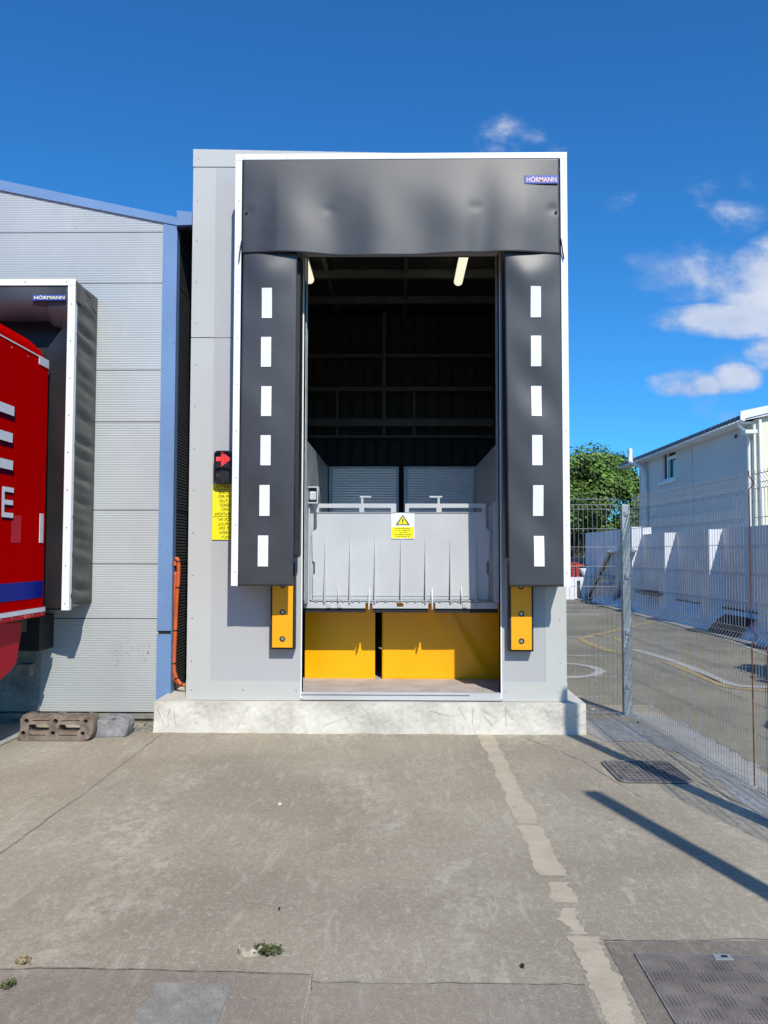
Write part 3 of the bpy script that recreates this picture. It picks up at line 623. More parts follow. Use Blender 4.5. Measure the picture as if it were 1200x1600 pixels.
hx0, hx1 = lp(474, 945, YP)[0] + .003, lp(778, 945, YP)[0] - .003
b = MB(); zb0, zb1 = z(950.5), z(941)
cuts = [lp(u, 945)[0] for u in (571, 582, 620, 630, 669, 680)]
xs = [hx0] + cuts + [hx1]
for i in range(0, len(xs), 2): b.box(xs[i], xs[i + 1], YP - .03, YP + .05, zb0, zb1)
for i in (1, 3, 5): b.box(xs[i], xs[i + 1], YP - .03, YP + .05, zb1 - .008, zb1)
b.box(xs[3], xs[4], YP - .03, YP + .05, zb0, zb0 + .016)
b.build('cross_beam', 'liftgrey', lift, bevel=.003)
b = MB().tube([(lp(487, 939)[0], YP - .03, z(938.5)), (lp(766, 939)[0], YP - .03, z(938.5))], .007, 8)
for u in range(492, 764, 14): x = lp(u + random.uniform(-3, 3), 939)[0]; b.box(x, x + .02, YP - .042, YP - .016, z(940.5), z(937))
b.build('hinge_rod', 'galv_dull', lift)
for u in (515, 531.5, 726, 739): x, zc = lp(u, 945); b = MB().box(x - .022, x + .022, YP - .045, YP - .031, zc - .025, zc + .022); b.disc((x, YP - .045, zc), (0, -1, 0), .007, .008, 8); b.build('hinge_bracket', 'liftgrey', lift, bevel=.002)
for u, s_ in ((480.5, 0), (775, 1)):
    x = lp(u, 860)[0]; b = MB().box(x - .028, x + .022, YP - .02, YP + .06, z(941), z(785)); b.build('corner_post', 'liftgrey', lift, bevel=.003)
    x2 = x - .045 if not s_ else x + .03
    b = MB()
    for i in range(40): b.box(x2, x2 + .012, YP + .005, YP + .03, z(941) + i * .027, z(941) + i * .027 + .013)
    b.box(x2 - .003, x2 + .015, YP + .031, YP + .036, z(941), z(941) + 1.1); b.build('gear_rack', 'galv', lift)
MB().box(lp(486, 860)[0] - .02, lp(486, 860)[0] + .02, YP + .03, YP + .034, z(938), z(790)).build('back_sheet', 'liftdark', lift); b = MB().box(lp(768, 860)[0] - .02, lp(768, 860)[0] + .03, YP + .03, YP + .034, z(938), z(790)); b.build('back_sheet', 'liftdark', lift)
for i, j in ((0, 1), (2, 5), (6, 7)):
    MB().box(xs[i], xs[j], YP - .01, YP + .10, zb0 - .04, zb0 - .002).build('toe_beam', 'black', lift)
# deck, side guards
GL, GR = -.955 * K, 1.055 * K
MB().box(GL + .012, GR - .012, 8.58, 10.35, zb0 - .0, zb1 - .02).build('deck', 'liftdark', lift)
ZG = zz(729, 10.3)
MB().box(GL, GL + .01, F + .2, 10.4, zb1, ZG).build('side_guard', 'liftdark', lift); MB().box(GR - .01, GR, F + .2, 10.4, zb1, ZG).build('side_guard', 'liftdark', lift)
# apron panels
YA = 8.56
az0, az1 = zz(1063, YA), zb1 - .004
MB().box(OL - .08, xx(586, 1000, YA), YA, YA + .012, az0, az1).build('apron_panel', 'yellow', lift)
MB().grid(lambda s, t: (xx(597, 1000, YA) + (OR_ + .12 - xx(597, 1000, YA)) * s, YA - .02 * math.exp(-((s - .35 - .5 * (1 - t)) / .10) ** 2) * t - .012 * math.exp(-((s - .5 - .4 * (1 - t)) / .05) ** 2), az0 + (az1 - az0) * t), 50, 24).build('apron_panel', 'yellow', lift, smooth=True, solid=.01)
MB().box(OL - .08, xx(586, 1000, YA), YA - .006, YA - .001, az0 - .008, az0 + .006).box(xx(597, 1000, YA), OR_ + .1, YA - .03, YA - .022, az0 - .008, az0 + .004).build('edge_angle', 'white_alu', lift)
# warning sign on lip
wx0, wz0 = PY(611, 842, YP - .008); wx1, wz1 = PY(647.5, 802, YP - .008)
ws = thing('warning_sign', ((wx0 + wx1) / 2, YP, wz0), 'white and yellow sign with a warning triangle on the grey lip plate', 'sign')
YW = YP - .008
MB().box(wx0, wx1, YW, YP - .001, wz0, wz1).build('panel', 'sign_white', ws)
Wd, Hd = wx1 - wx0, wz1 - wz0
MB().box(wx0 + .006, wx1 - .006, YW - .002, YW - .0005, wz0 + .006, wz0 + Hd * .47).build('text_field', 'sign_yellow', ws)
cxw = (wx0 + wx1) / 2
tri = lambda k: [(cxw, wz0 + Hd * (.74 + .20 * k)), (cxw - Wd * .30 * k, wz0 + Hd * (.74 - .20 * k)), (cxw + Wd * .30 * k, wz0 + Hd * (.74 - .20 * k))]
def tri2(k): 
    c = wz0 + Hd * .66; return [(x_, c + (z_ - c) * 1) for x_, z_ in tri(k)]
plate2d(tri(1.0), [], YW - .002, .0015, 'triangle_border', 'ink', ws)
tt = [(cxw, wz0 + Hd * .88), (cxw - Wd * .215, wz0 + Hd * .568), (cxw + Wd * .215, wz0 + Hd * .568)]
plate2d(tt, [], YW - .0035, .0013, 'triangle_field', 'sign_yellow', ws)
plate2d([(cxw - .006, wz0 + Hd * .62), (cxw + .006, wz0 + Hd * .62), (cxw + .006, wz0 + Hd * .595), (cxw - .006, wz0 + Hd * .595)], [], YW - .005, .0013, 'exclamation_mark', 'ink', ws)
plate2d([(cxw - .003, wz0 + Hd * .64), (cxw + .003, wz0 + Hd * .64), (cxw + .008, wz0 + Hd * .77), (cxw - .008, wz0 + Hd * .77)], [], YW - .005, .0013, 'exclamation_mark', 'ink', ws)
b = MB(); rs = random.Random(3)
for i, wl in enumerate((.62, .60, .30, .72, .58)):
    zc = wz0 + Hd * (.41 - i * .079); x = cxw - Wd * wl / 2
    while x < cxw + Wd * wl / 2:
        w = rs.uniform(.004, .009)
        if rs.random() > .14: b.box(x, x + w * .65, YW - .003, YW - .0022, zc - .004, zc + rs.uniform(.001, .005))
        x += w
b.build('small_print', 'ink', ws)
# lamp box
lb_ = thing('work_lamp', (xx(488, 787, 8.0), 8.1, zz(787, 8.05)), 'small floodlight in an open grey steel box beside the lift', 'lamp')
x0, z0 = PY(479.5, 786.5, 8.05); x1, z1 = PY(497, 760, 8.05)
plate2d(rect(x0, z0, x1, z1), [rect(x0 + .012, z0 + .012, x1 - .012, z1 - .012)], 8.05, .14, 'box', 'liftgrey', lb_)
MB().box(x0 + .003, x1 - .003, 8.18, 8.188, z0 + .003, z1 - .003).build('back_plate', 'liftdark', lb_)
MB().box(x0 + .02, x1 - .02, 8.08, 8.11, z0 + .035, z1 - .045).build('lens', 'lens', lb_, bevel=.012)
b = MB().box(x0 + .022, x1 - .022, 8.111, 8.13, z0 + .03, z1 - .04)
for i in range(4): b.box(x0 + .025 + i * .018, x0 + .033 + i * .018, 8.085, 8.11, z0 + .014, z0 + .032)
b.build('lamp_body', 'black', lb_)
# inner gates
for u0, u1, lab in ((514, 623, 'left ribbed aluminium gate leaf inside the bay behind the guard hoops'), (631, 743, 'right ribbed aluminium gate leaf inside the bay behind the guard hoops')):
    Yg = 10.3; x0, x1 = xx(u0, 760, Yg), xx(u1, 760, Yg)
    gt = thing('gate_leaf', ((x0 + x1) / 2, Yg, zb1), lab, 'gate', 'aluminium gate leaves inside the bay')
    plate2d(rect(x0, zb1, x1, ZG), [rect(x0 + .045, zb1 + .05, x1 - .03, ZG - .03)], Yg, .04, 'frame', 'liftdark', gt)
    MB().box(x0 + .04, x1 - .028, Yg + .015, Yg + .025, zb1 + .045, ZG - .028).build('infill_sheet', 'alu_gate', gt)
# tube lights
for u, v, lab in ((716, 440, 'lit tube light on the bay ceiling, fully visible, right of centre'), (484, 437, 'lit tube light on the bay ceiling, partly cut off by the left guide rail')):
    zt = ZT - .36; d = ray(u, v); t = (zt - EYE) / d.z; X, Yv = d.x * t, d.y * t
    tl_ = thing('tube_light', (X, Yv - .75, zt), lab, 'ceiling light', 'tube lights inside the bay')
    MB().box(X - .05, X + .05, Yv - 1.5, Yv, zt + .05, zt + .09).box(X - .01, X + .01, Yv - .8, Yv - .78, zt + .09, ZT - .14).build('fitting', 'beam', tl_)
    MB().tube([(X, Yv - 1.5, zt), (X, Yv - .03, zt), (X, Yv, zt)], .055, 14).build('tube', 'tube', tl_, smooth=True)

# ================================================================== WAREHOUSE (left)
YW2 = 7.95
wh = thing('warehouse', (-7, YW2, 0), 'silver ribbed warehouse with pale blue flashings left of the dock house', 'building')
xr = xx(252, 700, YW2)
def rk(u, v): return PY(u, v, YW2)
(ax, az_), (bx_, bz_) = rk(0, 298), rk(252, 348); slope = (bz_ - az_) / (bx_ - ax)
def roofz(x): return az_ + slope * (x - ax)
seams = [zz(1115, YW2), zz(968, YW2), zz(882, YW2), zz(797.5, YW2), zz(659, YW2), zz(577.5, YW2), zz(441, YW2), zz(361, YW2), 20]
RX = -9.5 * K
b = MB()
for z0, z1 in zip(seams, seams[1:]):
    if z1 > 10:
        b.prism([(RX, YW2, z0 + .004), (xr, YW2, z0 + .004), (xr, YW2, roofz(xr)), (RX, YW2, roofz(RX))], (0, .08, 0))
    else: b.box(RX, xr, YW2, YW2 + .08, z0 + .004, z1 - .004)
b.build('gable_wall', 'clad', wh)
MB().prism([(RX, YW2 + .03, .1), (xr - .01, YW2 + .03, .1), (xr - .01, YW2 + .03, roofz(xr)), (RX, YW2 + .03, roofz(RX))], (0, .06, 0)).build('joint_backing', 'joint', wh)
MB().prism([(RX * 2 - xr, YW2 + .02, .1), (RX - .01, YW2 + .02, .1), (RX - .01, YW2 + .02, roofz(RX)), (RX * 2 - xr, YW2 + .02, roofz(xr))], (0, .08, 0)).build('gable_wall', 'clad', wh)
# corner flashing (front face + return) and side wall
xc = xx(272, 700, YW2 - .01)
zc0 = zz(1108, YW2); zcut = zz(990, YW2)
zjn = zz(702, YW2)
b = MB().box(xr - .012, xc, YW2 - .012, YW2 - .004, zc0, zcut - .012); b.box(xr - .012, xc, YW2 - .012, YW2 - .004, zcut + .02, zjn); b.box(xr - .012, xc, YW2 - .010, YW2 - .004, zjn + .001, roofz(xr) + .02)
b.box(xc - .006, xc, YW2 - .0035, YW2 + .10, zc0, roofz(xr)); b.build('corner_flashing', 'blue', wh)
b = MB().box(xr, xc - .01, YW2 - .003, YW2 + .0, zcut - .02, zcut + .03); b.build('torn_gap', 'black', wh)
b = MB()
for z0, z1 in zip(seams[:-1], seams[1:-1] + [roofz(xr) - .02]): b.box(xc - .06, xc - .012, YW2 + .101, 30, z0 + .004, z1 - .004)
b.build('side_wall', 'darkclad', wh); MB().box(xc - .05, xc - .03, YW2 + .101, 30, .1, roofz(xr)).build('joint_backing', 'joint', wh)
# roof and rake flashing
ztop = lambda x: roofz(x) + (PY(0, 272, YW2)[1] - az_)
b = MB().prism([(RX, YW2 - .02, roofz(RX)), (xr, YW2 - .02, roofz(xr)), (xc + .003, YW2 - .02, roofz(xc)), (xc + .003, YW2 - .02, ztop(xc) - .09), (RX, YW2 - .02, ztop(RX))], (0, .05, 0))
b.build('rake_flashing', 'blue', wh)
b = MB()
b.prism([(RX, YW2 + .031, ztop(RX) - .01), (xc, YW2 + .031, ztop(xc) - .1), (xc, YW2 + .031, ztop(xc) - .17), (RX, YW2 + .031, ztop(RX) - .08)], (0, 22, 0))
b.prism([(RX, YW2 + .031, ztop(RX) - .01), (2 * RX - xc, YW2 + .031, ztop(xc) - .1), (2 * RX - xc, YW2 + .031, ztop(xc) - .17), (RX, YW2 + .031, ztop(RX) - .08)], (0, 22, 0))
b.build('roof', 'roof_dark', wh)
gxa, gza = PY(275, 353, YW2 - .03); gxb, gzb = PY(303, 330, YW2 - .03)
b = MB().prism([(xc + .005, YW2 - .05, gza), (gxb, YW2 - .05, gza + .005), (gxb + .015, YW2 - .05, gzb - .02), (xc + .005, YW2 - .05, gzb)], (0, 22, 0)); b.build('gutter', 'blue', wh)
MB().box(xc - .05, gxb, YW2 + .0, 30, gza - .02, gza - .004).build('soffit', 'black', wh)
b = MB()
for i in range(6): rivets(b, [(ax + .32 * i + .05, roofz(ax + .32 * i + .05) + .015)], YW2 - .02, .007)
for i in range(10): rivets(b, [(xr + .012, seams[0] + .3 + i * .43), (xc - .01, seams[0] + .12 + i * .43)], YW2 - .012, .005)
b.build('rivet', 'bolt', wh)['kind'] = 'stuff'
# base sill
MB().box(RX, xc - .01, YW2 - .03, YW2 + .03, zz(1124, YW2), zz(1117, YW2)).build('base_sill', 'mortar', wh)
MB().box(RX, xc - .02, YW2 + .0, YW2 + .2, -.02, zz(1124, YW2) - .001).build('footing', 'mortar', wh)
# chequer plate under dock, dark pit
cpx = xx(60, 1080, YW2 - .02); cpz0, cpz1 = zz(1114, YW2 - .02), zz(1018, YW2 - .02)
cp = MB().box(-6.0, cpx, YW2 - .012, YW2 - .004, cpz0, cpz1).build('kick_plate', 'tread', wh)
b = MB(); n = 0
for i in range(46):
    for j in range(17):
        x = cpx - .02 - i * .036; zc = cpz0 + .02 + j * .036
        if x < -4.6 or zc > cpz1 - .02: continue
        s_ = 1 if (i + j) % 2 else -1; dx = .013; b.prism([(x - dx, YW2 - .0125, zc - s_ * dx - .003), (x + dx, YW2 - .0125, zc + s_ * dx - .003), (x + dx, YW2 - .0125, zc + s_ * dx + .003), (x - dx, YW2 - .0125, zc - s_ * dx + .003)], (0, -.003, 0))
b.build('tread_pattern', 'tread', cp)
MB().box(cpx - .03, cpx + .012, YW2 - .02, YW2 - .013, cpz0, cpz1 + .01).build('edge_strip', 'tread', wh)
MB().box(-6.0, xx(67, 1000, 7.7), 7.62, YW2 - .013, zz(1018, 7.7), zz(964, 7.7)).build('dock_bumper_beam', 'black', wh)  # black block standing for the dark leveller opening
MB().box(xx(28, 1050, 7.85), xx(50, 1050, 7.85), 7.8, YW2 - .02, zz(1058, 7.85), zz(1040, 7.85)).build('bracket', 'mortar', wh)
# scuffs on cladding
b = MB(); rs = random.Random(11)
for i in range(34):
    u = rs.uniform(178, 232); v = rs.gauss(1018, 9); x, zc = PY(u, v, YW2 - .003); w = rs.uniform(.004, .014); h = rs.uniform(.01, .045); a = rs.uniform(-.01, .01)
    b.prism([(x, YW2 - .001, zc), (x + w, YW2 - .001, zc + a), (x + w * .6, YW2 - .001, zc + h), (x - w * .2, YW2 - .001, zc + h * .8)], (0, -.004, 0))
for (u, v, l) in ((114, 338, .13), (98, 985, .12), (121, 1020, .05), (165, 1090, .03)):
    x, zc = PY(u, v, YW2); b.prism([(x, YW2 - .001, zc), (x + .012, YW2 - .001, zc - l * .2), (x + .03, YW2 - .001, zc - l), (x + .015, YW2 - .001, zc - l * .7)], (0, -.003, 0))
b.build('scuff', 'clad', wh)['kind'] = 'stuff'

# conduit
cd = thing('cable_conduit', (-2.2, YW2 + .1, .3), 'bright orange cable conduit clipped in the gap between the two buildings', 'conduit')
Xc = xc + .03
P = []
for u, v in ((273, 884), (274, 876), (276.5, 873), (279, 880), (278.5, 905), (276, 940), (274, 985), (272.5, 1020), (272, 1045), (275, 1058), (280, 1066), (286, 1070), (296, 1071)):
    x, zc = PY(u, v, 8.02); P.append((x, 8.02, zc))
def smooth(P, k=4):
    Q = []
    for i in range(len(P) - 1):
        p0, p1, p2, p3 = [Vector(P[max(0, min(len(P) - 1, j))]) for j in (i - 1, i, i + 1, i + 2)]
        for s in range(k):
            t = s / k; Q.append(.5 * ((2 * p1) + (p2 - p0) * t + (2 * p0 - 5 * p1 + 4 * p2 - p3) * t * t + (3 * p1 - p0 - 3 * p2 + p3) * t ** 3))
    Q.append(Vector(P[-1])); return Q
Q = smooth(P, 5); MB().tube(Q, .019, 12).build('pipe', 'orange', cd, smooth=True)
MB().tube([q + Vector((-.03, .01, 0)) for q in Q[18:-3]], .012, 10).build('pipe', 'orange', cd, smooth=True)
b = MB()
for i in range(6, len(Q) - 2, 8): d = (Q[i + 1] - Q[i]).normalized() * .006; b.tube([Q[i] - d, Q[i] + d], .0225, 12)
b.build('cable_tie', 'black', cd)

# ================================================================== LEFT SHELTER
Yl = 7.43
s2 = thing('dock_shelter', (-3.6, Yl, zz(955, Yl)), 'weathered black dock shelter in a white frame, wrapped around the red lorry', 'dock shelter')
lX = xx(119, 440, Yl); lT = zz(434.5, Yl); lB = zz(955, Yl); lw = .067
MB().box(lX - lw, lX, Yl - .014, Yl - .008, lB, lT - .062).box(lX - .004, lX, Yl - .0075, Yl + .04, lB, lT - .062).build('frame_post', 'white_alu', s2)
MB().box(-6.2, lX + .001, Yl - .016, Yl - .008, lT - .06, lT).build('frame_rail', 'white_alu', s2)
b = MB(); rivets(b, [(lX - .035, lB + .06 + i * .34) for i in range(10)], Yl - .014, .006); rivets(b, [(lX - .08 - i * .38, lT - .03) for i in range(5)], Yl - .016, .006); b.build('rivet', 'bolt', s2)['kind'] = 'stuff'
def sidef(s, t):
    zc = lB + .0 + (lT - .02 - lB) * t; wob = math.sin(zc * 27 + 2.5 * math.sin(zc * 5) + s * 1.8) * .017 + math.sin(zc * 53 + s * 3 + 2 * math.sin(zc * 3)) * .007
    if t < .12: wob += .018 * math.sin((s * 6 + t * 30)) * (1 - t / .12)
    return (lX - .008 + wob * math.sin(s * math.pi) * (1 if wob < 0 else .6) + .015 * s, Yl - .006 + (YW2 - Yl + .0) * s, zc + .05 * s * (1 if t < .01 else 0))
MB().grid(sidef, 16, 220).build('side_cover', 'vinyl_side', s2, smooth=True, solid=.004)
def capf(s, t):
    zt = lT - .01 - .02 * t * 0; y = Yl + (YW2 - Yl - .01) * s
    return (lX + .004 + .006 * math.sin(s * 9) + .006 * t, y, lT - .015 - .02 * s - t * (.17 + .03 * math.sin(s * 5 + 1)))
MB().grid(capf, 20, 8).build('cap_flap', 'vinyl_side', s2, smooth=True, solid=.005)
def hdr2(s, t):
    x = -6.1 + (lX - lw + .008 + 6.1) * s; zb = zz(497, Yl) + .05 * math.sin(s * 20) * 0
    if s > .93: zb = zz(503, Yl) - (s - .93) * .9
    zc = lT - .05 + (zb - (lT - .05)) * t
    return (x, Yl - .0 + .10 * t ** 3 - .015 * math.sin(t * 3) * (1 + .6 * math.sin(s * 31)), zc)
h2 = MB().grid(hdr2, 100, 30).build('header_curtain', 'vinyl', s2, smooth=True, solid=.004)
def cur2(s, t):
    v0, v1 = 500, 955; v = v0 + (v1 - v0) * t
    ur = 105 - 8 * (v - 440) / 515; 
    ul = 97 if v < 510 else (97 - (v - 510) / 36 * 28 if v < 546 else 69 - (v - 546) * 3.0 / 400)
    xr_ = xx(ur + 2, v, Yl); xl_ = xx(ul, v, Yl + .05); return (xl_ + (xr_ - xl_) * s, Yl + .05 * (1 - s) + .004 + .01 * math.sin(t * 12) * math.sin(s * 3.1), zz(v, Yl))
MB().grid(cur2, 16, 90).build('side_curtain', 'vinyl_dark', s2, smooth=True, solid=.004)
MB().box(-6.1, lX - .09, Yl + .3, Yl + .34, lB + .3, lT - .02).build('inner_lining', 'black', s2)
a0, c0 = PY(52, 470, Yl - .02); a1, c1 = PY(104, 461.5, Yl - .02)
lb = MB().box(a0, a1, Yl - .036, Yl - .034, c0, c1).build('label', 'blue_logo', s2)
text('HÖRMANN', a0 + .014, c0 + .01, a1 - a0 - .024, (c1 - c0) * .72, Yl - .0365, 'lettering', 'logo_yel', lb, bold=.02)

# ================================================================== LORRY TRAILER
TX = -3.42 * K
tr = thing('lorry_trailer', (-4.65, 2.5, 0), 'red lorry trailer with a blue band backed into the left dock', 'lorry')
TB, TS = 1.06, 3.35; YR = 7.38
prof = [(TX, TB), (TX, TS)] + [(TX - .22 * (1 - math.cos(R(a))), TS + .17 * math.sin(R(a))) for a in range(15, 91, 15)]
prof += [(-5.95 - x_ - TX + .0 + 0, z_) for x_, z_ in []]
full = prof + [(-5.65 + (TX - x_) * 1.0, z_) for x_, z_ in prof[::-1]]
b = MB(); ys = [(-4.5, 0), (YR - .25, 0), (YR - .12, .03), (YR - .03, .10), (YR, .16)]; n = len(full)
for y, ins in ys:
    for x_, z_ in full: b.v.append((x_ , y, z_ if z_ < TS else TS + (z_ - TS) * (1 - ins * 4) - ins * .2))
for i in range(len(ys) - 1):
    for j in range(n): j2 = (j + 1) % n; b.f.append((i * n + j, i * n + j2, (i + 1) * n + j2, (i + 1) * n + j))
b.f.append(tuple(range(n))); b.f.append(tuple(range((len(ys) - 1) * n, len(ys) * n))[::-1])
body = b.build('body', 'red', tr)
def sidebox(y0, y1, z0, z1, d=.004, off=0.0): return MB().box(TX + off, TX + off + d, y0, y1, z0, z1)
sidebox(-4.5, YR - .02, 1.318 * K, 1.478 * K, .003, .0005).build('blue_band', 'lorry_blue', tr)
sidebox(-4.5, YR + .02, 1.183 * K, 1.224 * K, .012, .0005).build('white_rail', 'lorry_white', tr)
sidebox(-4.5, YR + .02, TB - .005, 1.182 * K, .010, .0005).build('lower_rail', 'red_trim', tr)
sidebox(-4.5, YR - .02, 1.225 * K, 1.232 * K, .009, .0005).build('lower_rail', 'red_trim', tr)
sidebox(-4.5, 7.2, TS - .012, TS - .002, .005, .0005).build('roof_rail', 'lorry_white', tr)
sidebox(7.18, YR + .0, TS - .075, TS - .0, .006, .0008).build('reflector', 'lorry_white', tr)
yq0, zq0 = PX(62.5, 848, TX + .01); yq1, zq1 = PX(69, 803, TX + .01); sidebox(yq0, yq1, zq0, zq1, .006, .001).build('reflector', 'lorry_white', tr)
def letterE(yr, z0, z1, wid, th, name):
    pts = [(0, 0), (wid, 0), (wid, th), (th * 1.1, th), (th * 1.1, (z1 - z0 - th) / 2), (wid * .96, (z1 - z0 - th) / 2), (wid * .96, (z1 - z0 + th) / 2), (th * 1.1, (z1 - z0 + th) / 2), (th * 1.1, z1 - z0 - th), (wid, z1 - z0 - th), (wid, z1 - z0), (0, z1 - z0)]
    def mk(dy, dz, off): return lambda co: Vector((TX + off + (.001 if co.z > 0 else 0), yr - wid + co.x + dy, z0 + co.y + dz))
    plate2d(pts, [], 0, .01, 'letter_outline', 'lorry_shadow', body, mapf=mk(.03 * th / .08, -.045 * th / .08, .0008))
    plate2d(pts, [], 0, .01, 'letter', 'lorry_white', body, mapf=mk(0, 0, .004))
letterE(6.73, 2.29, 2.815, .42, .078, 'big'); letterE(6.755, 1.90, 2.146, .2, .039, 'small')
MT['red2'] = mat('pinkish_red_sticker', (.50, .02, .035), .5, spec=.05)
y0, z0 = PX(17, 848, TX); y1, z1 = PX(33, 806, TX); sidebox(y0, y1, z0, z1, .001, .0006).build('sticker', 'red2', tr)
# rear side skirt
pk = [(-60, 974), (35, 972), (33.5, 990), (30, 1012), (26, 1035), (19, 1046), (0, 1064), (-60, 1085)]
pts = [(TX - .05, *PX(u, v, TX - .05)) for u, v in pk]
MB().prism(pts, (-.05, 0, 0)).build('side_skirt', 'red_trim', tr, bevel=.008)
MB().box(TX - 2.4, TX - .12, -4.4, YR - .05, TB - .14, TB - .002).build('chassis', 'black', tr)
for y in (4.3, 3.0, 1.7):
    for sx in (TX - .2, -5.42):
        w = MB().tube([(sx - .14, y, .5), (sx + .14, y, .5)], .5, 28).build('wheel', 'rubber', tr, bevel=.03)
        MB().tube([(sx - .145, y, .5), (sx + .145, y, .5)], .27, 20).build('rim', 'galv_dull', w)
    MB().box(-5.4, TX - .2, y - .06, y + .06, .44, .56).build('axle', 'black', tr)
b = MB()
for i in range(60): b.disc((TX + .011, YR - .05 - i * .19, 1.06 + .022), (1, 0, 0), .006, .003, 8)
for i in range(30): b.disc((TX + .002, YR - .12 - i * .3, TS - .06), (1, 0, 0), .007, .003, 8)
b.build('rivet', 'bolt', tr)['kind'] = 'stuff'
for y in (7.02, 5.4, 3.8): MB().box(TX + .013, TX + .03, y - .05, y + .05, 1.062, 1.088).build('side_marker', 'red_item' if y > 7 else 'orange', tr, bevel=.004)
# iron casting + block
Yi = 7.22; ix0, ix1 = xx(33, 1150, Yi), xx(147, 1150, Yi); iz1 = zz(1120, Yi) + .0
def cast(co): 
    zc = co.y; return Vector((co.x, Yi + zc * .25 - co.z, zc + .01))
H = iz1 - .01; L = ix1 - ix0
def X(s): return ix0 + L * s
outl = [(X(.0), .015), (X(.04), 0), (X(.9), 0), (X(.97), .02), (X(1), H * .3), (X(1.0), H * .75), (X(.96), H * .95), (X(.88), H), (X(.84), H * .94), (X(.56), H * .93), (X(.53), H), (X(.43), H), (X(.4), H * .93), (X(.15), H * .93), (X(.12), H), (X(.04), H), (X(.01), H * .85), (X(.03), H * .5)]
holes = [circ(X(.09), H * .76, .024), circ(X(.065), H * .27, .024), circ(X(.49), H * .76, .024), circ(X(.47), H * .27, .024), circ(X(.9), H * .76, .022), circ(X(.875), H * .27, .022),
         rrect(X(.125), H * .37, X(.42), H * .64, .03), rrect(X(.535), H * .37, X(.84), H * .64, .03), rrect(X(.17), H * .75, X(.41), H * .82, .006), rrect(X(.57), H * .75, X(.83), H * .82, .006), rrect(X(.14), H * .17, X(.38), H * .24, .006), rrect(X(.55), H * .17, X(.8), H * .24, .006)]
o = plate2d(outl, holes, 0, .15, 'iron_casting', 'rust', None, .004, cast); tag(o, 'rusty iron casting with slots and round holes standing on edge by the warehouse', 'iron grate')
Yk = 7.3; kx0, kx1 = xx(149, 1140, Yk), xx(200, 1140, Yk)
def blk(s, t): 
    a = 2 * math.pi * s; r = 1
    return None
b = MB(); x0 = kx0; x1 = kx1; hz = zz(1123, Yk)
pts = [(x0, .0), (x1 - .03, 0), (x1 - .01, .05), (x1, .10), (x1 - .01, .14), (x1 - .05, hz - .01), (x0 + .17, hz), (x0 + .14, hz - .015), (x0, hz - .025)]
b.prism([(x, Yk - (.02 * math.sin(x * 40)), z_) for x, z_ in pts], (0, .2, 0)); tag(b.build('concrete_block', 'block', bevel=.012), 'chipped grey concrete block beside the rusty iron casting', 'block')
b = MB(); rs = random.Random(5)
for i in range(60):
    u, v = rs.uniform(203, 238), rs.gauss(1139, 3.5); gx_, gy = G(u, v); r_ = rs.uniform(.004, .014); b.ball((gx_, gy, .006 + r_ * .4), r_, 5, 4, (1, 1, .6))
for i in range(40):
    gx_, gy = rs.uniform(-2.2, 2.4), rs.uniform(7.3, 7.5); r_ = rs.uniform(.002, .005); b.ball((gx_, gy, .006), r_, 5, 4)
tag(b.build('rubble', 'mortar'), 'crumbs of mortar rubble on the ground between block and plinth', 'rubble', kind='stuff')

# ================================================================== FENCE
def fence_wires(z_h, V, top, bot, along, vsp, bulge, p0):
    """p0 start, along vector"""
    return
ZH = [z * K for z in (2.345, 2.285, 2.235, 2.02, 1.82, 1.61, 1.39, 1.185, 1.13, 1.08, .84, .64, .415, .2, .03)]
def off(z):
    for c, w in ((2.29 * K, .051), (1.13 * K, .051)):
        if abs(z - c) < w: return .038 * (1 - abs(z - c) / w)
    return 0
def mesh_panel(p0, p1, nrm, name, parent, sp=.047, rtop=True):
    p0, p1, nrm = Vector(p0), Vector(p1), Vector(nrm); L = (p1 - p0).length; d = (p1 - p0) / L
    b = MB()
    for z in ZH:
        q = nrm * (off(z) + .004); b.tube([p0 + q + Vector((0, 0, z)), p1 + q + Vector((0, 0, z))], .0027, 5)
    k = int(L / sp)
    for i in range(k + 1):
        q = p0 + d * (i * sp + .01)
        b.tube([q + nrm * off(z) + Vector((0, 0, z)) for z in (.01, 1.075 * K, 1.13 * K, 1.185 * K, 2.235 * K, 2.29 * K, 2.345 * K, 2.37 * K)], .0021, 4)
    return b.build(name, 'wire', parent)
PX_, PYY = PY(978, 1000, 8.42)[0], 8.42
fn = thing('wire_fence', (PX_, PYY, 0), 'galvanised wire mesh fence with folded top and one corner post, right of the dock house', 'fence')
mesh_panel((XR + .01, 8.45, 0), (PX_ - .05, 8.45, 0), (0, 1, 0), 'mesh_panel', fn)
mesh_panel((PX_ + .05, 8.36, 0), (2.46, 5.92, 0), (1, 0, 0), 'mesh_panel', fn)
mesh_panel((2.46, 5.80, 0), (2.47, 3.3, 0), (1, 0, 0), 'mesh_panel', fn)
ptop = zz(788, 8.36)
MB().box(PX_ - .04, PX_ + .04, 8.36, 8.44, 0, ptop).build('corner_post', 'galv_dull', fn, bevel=.004)
MB().box(PX_ - .09, PX_ + .09, 8.33, 8.51, .004, .014).build('base_plate', 'galv_dull', fn)
b = MB()
for z in (.3, .84, 1.39, 2.02): b.box(PX_ - .02, PX_ + .02, 8.345, 8.36, z - .02, z + .02); b.disc((PX_, 8.345, z), (0, -1, 0), .008, .01, 6)
b.build('clamp', 'galv', fn)
b = MB().tube([(2.464 + off(z), 5.86, z) for z in (.02, 1.075 * K, 1.13 * K, 1.185 * K, 2.235 * K, 2.29 * K, 2.345 * K, 2.38 * K)], .0046, 6); b.build('rusty_wire', 'rustwire', fn)
